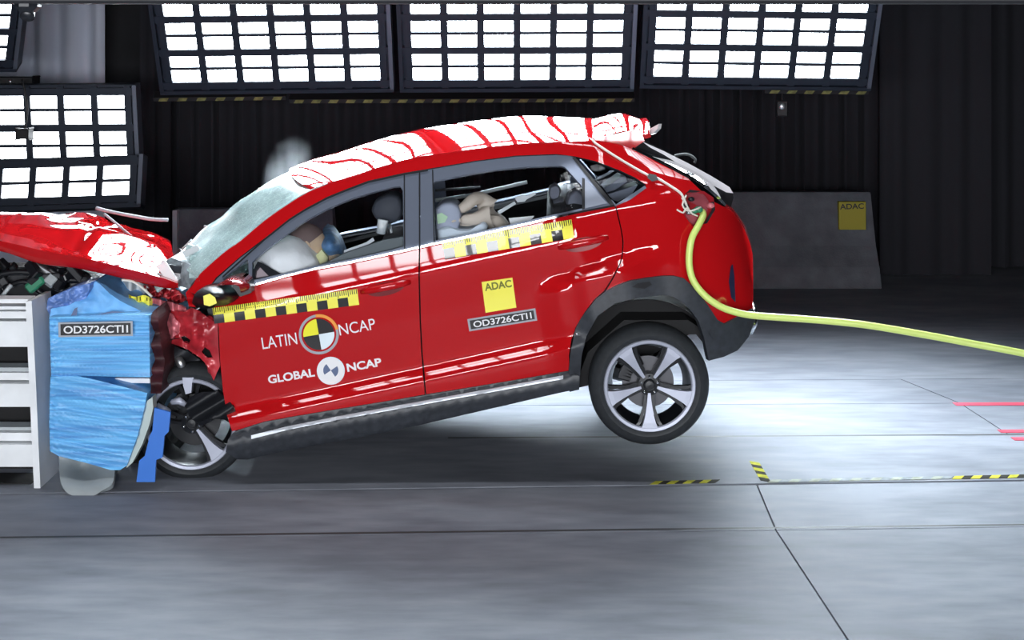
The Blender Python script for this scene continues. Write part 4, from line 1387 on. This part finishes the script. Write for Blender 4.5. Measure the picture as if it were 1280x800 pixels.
sheet('shoulder_cover', [(400, 300), (404, 285), (412, 288), (422, 302), (428, 318), (424, 328), (412, 326), (404, 316)], lambda x, y: .36+.0006*((x-412)**2+(y-308)**2), BLUEJ, dm, .22, 5)
sheet('neck_collar', [(393, 321), (402, 312), (410, 322), (408, 332), (396, 334)], lambda x, y: .37+.0004*((x-402)**2), mat('pale_yellow_foam', (.66, .66, .36), .7), dm, .16, 5)
hand(V(366, 366, .36), (-1, 0, .2), .03, SKINM, dm)
hand(V(366, 366, .66), (-1, 0, .2), .03, SKINM, dm)

cdm = tag(empty('child_dummy', P(640, 345, .5)), 'small beige child dummy thrown forward with both arms out in the rear seat', 'dummy', 'crash test dummies')
J = [(V(640, 335, .5), .085), (V(632, 305, .5), .085), (V(622, 282, .48), .075), (V(608, 256, .46), .058), (V(600, 246, .44), .045),
     (V(592, 249, .38), .04), (V(579, 260, .36), .032), (V(573, 263, .36), .026),
     (V(606, 268, .36), .044), (V(596, 274, .34), .04), (V(583, 275, .33), .033), (V(575, 275, .33), .026),
     (V(625, 345, .42), .06), (V(590, 350, .42), .048), (V(575, 385, .42), .038),
     (V(625, 345, .58), .06), (V(590, 350, .58), .048), (V(575, 385, .58), .038)]
E = [(0, 1), (1, 2), (2, 3), (3, 4), (4, 5), (5, 6), (6, 7), (2, 8), (8, 9), (9, 10), (10, 11), (0, 12), (12, 13), (13, 14), (0, 15), (15, 16), (16, 17)]
skin('torso', J, E, BEIGE, cdm)
head('head', V(590, 285, .50), .075, (-.75, 0, -.66), BEIGE, cdm)
hand(V(573, 263, .36), (-1, 0, -.3), .022, BEIGE, cdm)
hand(V(575, 275, .33), (-1, 0, 0), .022, BEIGE, cdm)

cs = tag(empty('child_carrier', P(560, 300, .5)), 'grey child seat with round green label behind the centre door pillar', 'child seat')
cushion('seat_shell', cl([(544, 262), (552, 255), (564, 253.5), (573, 259), (576, 272), (572, 288), (562, 302), (546, 304)]), .30, .62, mat('child_seat_grey', (.36, .39, .48), .8), cs)
cushion('seat_padding', cl([(546, 288), (560, 284), (574, 288), (590, 287), (604, 279), (608, 290), (580, 304), (550, 308)]), .24, .60, mat('child_seat_pale', (.62, .70, .78), .8), cs)
d_ = disc_px((552.5, 273), 6.5, 16)[:-1]
patch('green_label', [[(546, 268), (552, 266), (560, 271), (556, 278), (547, 280)]], lambda x, y: .285, mat('green_label', (.42, .62, .40), .6), cs, .0)

# ------------------------------------------------------------------ engine bay clutter under the bonnet
eb = tag(empty('engine_bay', P(60, 350, .6)))
eb.parent = car
eb.matrix_parent_inverse = world_of(car).inverted()
box('engine_block', P(-130, 400, .9), P(190, 352, .9)+Vector((0, .6, 0)), DARK, eb, .03)
box('engine_cover', P(-20, 376, .5)+Vector((0, 0, 0)), P(70, 338, .5)+Vector((0, .35, 0)), INTER, eb, .03)
rnd = random.Random(11)
for k in range(34):
    x = rnd.uniform(-20, 118)
    lo = 320+.26*x*.6
    y = rnd.uniform(lo+8, 372-.05*x)
    c_ = P(x, y, rnd.uniform(.28, .6))
    M = Matrix.Translation(c_) @ Matrix.Rotation(rnd.uniform(-1, 1), 4, 'Y') @ Matrix.Rotation(rnd.uniform(-.6, .6), 4, 'Z')
    a, b_ = rnd.uniform(.015, .07), rnd.uniform(.01, .035)
    box('broken_fitting', (-a, -.03, -b_), (a, .03, b_), rnd.choice([BLACK, INTER, INTER, BLACK, GREYPL if rnd.random() < .35 else INTER, STEEL if rnd.random() < .3 else BLACK]), eb, .006, M)
box('green_bracket', (-.05, -.03, -.03), (.06, .03, .03), GREENP, eb, .01, Matrix.Translation(P(44, 355, .3)) @ Matrix.Rotation(-.7, 4, 'Y'))
tube('pale_rod', [P(2, 371, .2), P(14, 356, .2)], .012, GREYPL, eb, 6)
for pts_ in ([(-10, 345), (20, 340), (50, 344), (70, 360), (90, 366)], [(60, 335), (80, 348), (100, 350), (112, 345)], [(5, 360), (30, 352), (46, 362), (60, 372)]):
    tube('hose', [P(x, y, .35) for x, y in spline(pts_, 4)], .016, BLACK, eb, 8)
sheet('crushed_front', [(186, 395), (196, 385), (200, 430), (206, 450), (196, 492), (204, 540), (214, 560), (204, 600), (186, 604), (128, 604), (128, 588), (160, 582), (184, 500)], lambda x, y: .45+.05*math.sin(y*.15), DARK, eb, .9, 9)  # crushed metal; its lower left reach stands in for the block's shadow
sheet('crushed_front', [(187.8, 393), (196, 385), (201, 430), (206, 450), (201, 492), (188.5, 492)], lambda x, y: -.05+.04*math.sin(y*.2), mat('dark_red_scrap', (.05, .008, .012), .6, var=.5, vscale=14), eb, .4, 6)

# ------------------------------------------------------------------ blue honeycomb barrier
hbk = tag(empty('honeycomb_block', P(120, 600, .3)), 'crushed blue aluminium honeycomb block with number plate before the white trolley', 'crash barrier')
def blockf(ang, y0):
    ca, sa = math.cos(ang), math.sin(ang)
    def f_(x, y):
        v = -x*sa+y*ca
        u = x*ca+y*sa
        edge = math.exp(-max(0, x-60)/9)
        return y0+noise.noise(Vector((u*.010, v*.17, y0*9)))*.026+noise.noise(Vector((u*.016, v*.30, 4)))*.006+.025*edge*noise.noise(Vector((x*.1, v*.5, 7)))
    return f_
ub = blockf(.0, -.12)
up = sheet('upper_block', [(61.5, 397), (80, 396), (120, 394.5), (170, 393), (186, 394.5), (187, 430), (187.5, 471.5), (150, 471), (95, 469.5), (64, 472), (63, 440)], ub, BLUE, hbk, .95, 3.1)
lb = blockf(.16, -.13)
lo_ = sheet('lower_block', [(63, 471), (95, 469.5), (120, 475), (150, 482.5), (184, 491.5), (181, 508), (172, 545), (158.5, 582), (150, 587.5), (138, 587.5), (109, 579), (73, 570), (62.5, 564), (61.5, 530), (62, 500)], lb, BLUE, hbk, .90, 3.1)
sheet('folded_top', [(62, 397), (64, 386), (85, 382), (100, 374), (111, 361), (119, 351.5), (126, 356), (137, 367), (150, 376), (186, 393.5), (150, 396), (100, 398)], lambda x, y: -.05+.0035*(397-y)+.01*noise.noise(Vector((x*.08, y*.1, 2))), mat('blue_fold', (.16, .46, .90), .4, .15, var=.15, vscale=5), hbk, .75, 5)
sheet('crumpled_flap', [(60, 373), (76, 366), (92, 358.5), (112, 354), (112, 361), (108, 372), (95, 380), (78, 388), (62, 394), (58, 385)], lambda x, y: .02+.02*noise.noise(Vector((x*.15, y*.2, 6))), mat('blue_flap', (.12, .22, .52), .45, .1, var=.3, vscale=14), hbk, .5, 4)
patch('crease_shade', [[(118, 394), (140, 389), (160, 390), (140, 391.5)], [(88, 396), (93, 386), (97, 384), (96, 395)]], lambda x, y: -.08, SLATE, hbk, .012)  # shade of the creases, laid on as flat slate patches
sheet('torn_sheet', [(122, 474), (150, 473), (187, 473), (187.5, 479), (155, 478.5), (138, 476)], lambda x, y: -.02, WHITE, hbk, .3, 5)
plate((119.5, 411.5), 93, 18.5, math.atan2(1.6, 88), lambda x, y: -.155, hbk, .004)
sheet('pale_strip', [(184, 501), (190.5, 496.5), (191.5, 510), (187, 530), (178, 555), (166, 578), (158, 585), (160, 577), (170, 552), (178, 525)], lambda x, y: -.10, PALEG, hbk, .08, 5)
bs = tag(sheet('blue_sheet', [(193, 510), (213, 515.5), (212, 528), (210.5, 540), (205.5, 545), (203, 572), (195, 575), (193.5, 602.5), (170.5, 602.5), (174, 576), (181, 570), (187, 545), (190.5, 538)], lambda x, y: -.17, BLUED, None, .018, 5), 'torn flat deep blue sheet standing on edge beside the broken front wheel', 'metal sheet')
bs.parent = None
# pale trough under the block
TG = tag(empty('bent_trough', P(106, 610, 0)), 'bent pale grey sheet trough on the floor under the blue block', 'trough')
outl = spline([(74, 566), (74.5, 590), (77, 606), (86, 617.5), (100, 620.5), (116, 620), (128, 613), (140, 605), (143.5, 590), (142, 575)], 3)
sheet('trough_shell', outl, lambda x, y: -.20+.17*sm(618, 570, y)+.09*math.exp(-((x-106)/17)**2-((y-582)/17)**2), TROUGH, TG, .03, 4)
sheet('trough_floor', [(84, 600), (134, 600), (128, 612), (115, 619.5), (100, 620), (88, 617)], lambda x, y: -.10+.1*sm(618, 596, y), TROUGH, TG, .25, 6)

# white trolley frame
tr = tag(empty('barrier_trolley', P(20, 605, .1)), 'white steel trolley frame at the left edge holding the blue block', 'trolley')
def yt(x, y): return -.06
def prism(name, poly, y0, y1, m, parent):
    n = len(poly)
    v = [P(x, y, y0) for x, y in poly]
    v += [p+Vector((0, y1-y0, 0)) for p in v]
    f = [tuple(range(n)), tuple(range(2*n-1, n-1, -1))]+[(i, i+n, (i+1) % n+n, (i+1) % n) for i in range(n)]
    bm_ = bmesh.new()
    vv = [bm_.verts.new(p) for p in v]
    for q in f: bm_.faces.new([vv[i] for i in q])
    bmesh.ops.recalc_face_normals(bm_, faces=bm_.faces)
    return from_bm(name, bm_, m, parent)
prism('post', [(32, 377), (39.5, 376), (44, 460), (50.5, 611), (42.5, 611.5), (36, 470)], -.07, .26, WPAINT, tr)
for (ya, yc, d, m_) in ((374, 379, -.02, WPAINT), (383, 387, .02, WPAINT), (389.5, 398, -.01, WPAINT), (402, 433.5, -.03, WPAINT), (459.5, 464, .06, GREYPL), (466, 475, .02, WPAINT), (480, 508.5, -.03, WPAINT), (534, 538, .06, GREYPL), (541, 551, .02, WPAINT), (556, 583.5, -.03, WPAINT)):
    k = 35+(yc-376)*.045
    prism('beam', [(-150, ya), (k, ya), (k, yc), (-150, yc)], d, d+.12, m_, tr)
prism('back_plate', [(-150, 378), (34, 378), (46, 600), (-150, 600)], .30, .34, DARK, tr)
for x in (-40, -110): prism('post', [(x, 376), (x+9, 376), (x+9, 611), (x, 611)], .0, .26, WPAINT, tr)
prism('foot_plate', [(-150, 604), (38, 604), (40, 609), (-150, 609)], .0, .2, DARK, tr)

# ------------------------------------------------------------------ cables
pts = spline([(875, 262, .16), (879, 268, .10), (874, 280, .03), (865.5, 296, -.02), (862, 312, -.03), (861.5, 330, -.035), (865, 347, -.04), (874, 362, -.045), (889, 376, -.05), (908, 386.5, -.05), (935, 393.5, -.05), (970, 396.5, -.05), (1020, 400, -.06), (1080, 406, -.08), (1150, 417.5, -.10), (1220, 430.5, -.14), (1290, 444, -.2), (1400, 470, -.3), (1540, 520, -.45), (1660, 590, -.5), (1760, 628, -.5), (1900, 640, -.5)], 6)
yc = tube('data_cable', [P(*p) for p in pts], .0185, CABLE, None, 12)
tag(yc, 'thick yellow-green data cable running from the tail lamp to the right', 'cable')
pts = spline([(700, 157, .8), (716, 164, .6), (740, 175, .3), (744, 179, .28), (775, 199, .22), (808, 218, .17), (822, 223, .14), (840, 234, .10), (852, 243, .05), (858, 256, .04)], 4)
pts = [(x, y, d if x < 742 else body(x, y)-.012) for x, y, d in pts]
wc_ = tag(tube('thin_cable', [P(*p) for p in pts], .007, WCABLE, None, 6), 'thin whitish cable taped down the rear roof pillar', 'cable')
patch('tape', [[(811, 217), (820, 218.5), (823, 225), (815, 227), (809, 222)]], body, BLKP, side, .045)

# ------------------------------------------------------------------ floor tapes
def tape(label, a, b, wdt, m1, m2, n, cat='tape'):
    (x0, y0), (x1, y1) = floor_pt(*a), floor_pt(*b)
    L = math.hypot(x1-x0, y1-y0)
    ux, uy = (x1-x0)/L, (y1-y0)/L
    qx, qy = -uy*wdt/2, ux*wdt/2
    vs, fs, ii = [], [], []
    for k in range(n):
        for t, sk in ((k/n, 0), ((k+1)/n, 0)):
            for s in (-1, 1):
                for z in (.0015, .0035):
                    tt = t*L+s*wdt*.35*(0 if n == 1 else 1)
                    vs.append((x0+ux*tt+qx*s, y0+uy*tt+qy*s, z))
        b0 = k*8
        fs += [(b0+1, b0+3, b0+7, b0+5), (b0, b0+4, b0+6, b0+2), (b0, b0+1, b0+5, b0+4), (b0+2, b0+6, b0+7, b0+3), (b0, b0+2, b0+3, b0+1), (b0+4, b0+5, b0+7, b0+6)]
        ii += [k % 2]*6
    bm_ = bmesh.new()
    o_ = mesh('floor_tape', vs, fs, [m1, m2], None, False, ii)
    return tag(o_, label, cat)
TYEL = mat('tape_yellow', (.46, .44, .04), .85, var=.3, vscale=20, spec=.1)
TBLK = mat('tape_black', (.025, .025, .02), .85, spec=.1)
TPALE = mat('tape_worn_pale', (.29, .31, .26), .85, var=.3, vscale=20, spec=.1)
TGREY = mat('tape_worn_grey', (.22, .24, .26), .85, var=.3, vscale=20, spec=.1)
tape('short yellow and black hazard tape on the floor below the rear wheel', (816, 604), (897, 602), .055, TYEL, TBLK, 8)
tape('worn pale hazard tape on the bright floor right of the crack', (962, 602), (1190, 597.5), .05, TPALE, TGREY, 18)
tape('yellow and black hazard tape running out at the right edge', (1192, 597.5), (1330, 594.5), .055, TYEL, TBLK, 12)
tape('tiny hazard tape strip along the floor crack', (943, 578), (957, 602), .05, TYEL, TBLK, 6)
tape('red tape strip on the floor at the right edge, farthest of three', (1193, 505.5), (1340, 505), .08, REDTAPE, REDTAPE, 1)
tape('red tape strip at the right edge, middle of three', (1249, 539.5), (1340, 539), .07, REDTAPE, REDTAPE, 1)
tape('red tape strip at the right edge, nearest of three', (1266, 549), (1340, 548.5), .07, REDTAPE, REDTAPE, 1)

# ------------------------------------------------------------------ smoke over the windscreen
def smoke(label, c, r, sx, sy, sz, dens_, ang=0):
    m, t, b, out = nt('smoke_haze')
    t.nodes.remove(b)
    v = t.nodes.new('ShaderNodeVolumePrincipled')
    v.inputs['Color'].default_value = (.75, .80, .85, 1)
    v.inputs['Anisotropy'].default_value = .2
    tc = t.nodes.new('ShaderNodeTexCoord')
    n = t.nodes.new('ShaderNodeTexNoise')
    n.inputs['Scale'].default_value = 5
    n.inputs['Detail'].default_value = 5
    t.links.new(tc.outputs['Object'], n.inputs['Vector'])
    mr = t.nodes.new('ShaderNodeMapRange')
    mr.inputs['From Min'].default_value = .35
    mr.inputs['From Max'].default_value = .65
    mr.inputs['To Min'].default_value = 0
    mr.inputs['To Max'].default_value = dens_
    t.links.new(n.outputs['Fac'], mr.inputs['Value'])
    ln = t.nodes.new('ShaderNodeVectorMath')
    ln.operation = 'LENGTH'
    dv = t.nodes.new('ShaderNodeVectorMath')
    dv.operation = 'DIVIDE'
    dv.inputs[1].default_value = (r*sx, r*sy, r*sz)
    t.links.new(tc.outputs['Object'], dv.inputs[0])
    t.links.new(dv.outputs[0], ln.inputs[0])
    fo = t.nodes.new('ShaderNodeMapRange')
    fo.inputs['From Min'].default_value = 1
    fo.inputs['From Max'].default_value = .2
    fo.inputs['To Min'].default_value = 0
    fo.inputs['To Max'].default_value = 1
    t.links.new(ln.outputs['Value'], fo.inputs['Value'])
    mu = t.nodes.new('ShaderNodeMath')
    mu.operation = 'MULTIPLY'
    t.links.new(mr.outputs[0], mu.inputs[0])
    t.links.new(fo.outputs[0], mu.inputs[1])
    t.links.new(mu.outputs[0], v.inputs['Density'])
    t.links.new(v.outputs[0], out.inputs['Volume'])
    o_ = ball('smoke', (0, 0, 0), r, m, None, sx, sy, sz)
    o_.location = c
    o_.rotation_euler = (0, ang, 0)
    return tag(o_, label, 'smoke', None, 'stuff')
smoke('thin grey puff of smoke rising over the shattered windscreen top', P(360, 214, 1.25), .2, .78, .9, 1.15, 2.6, .35)
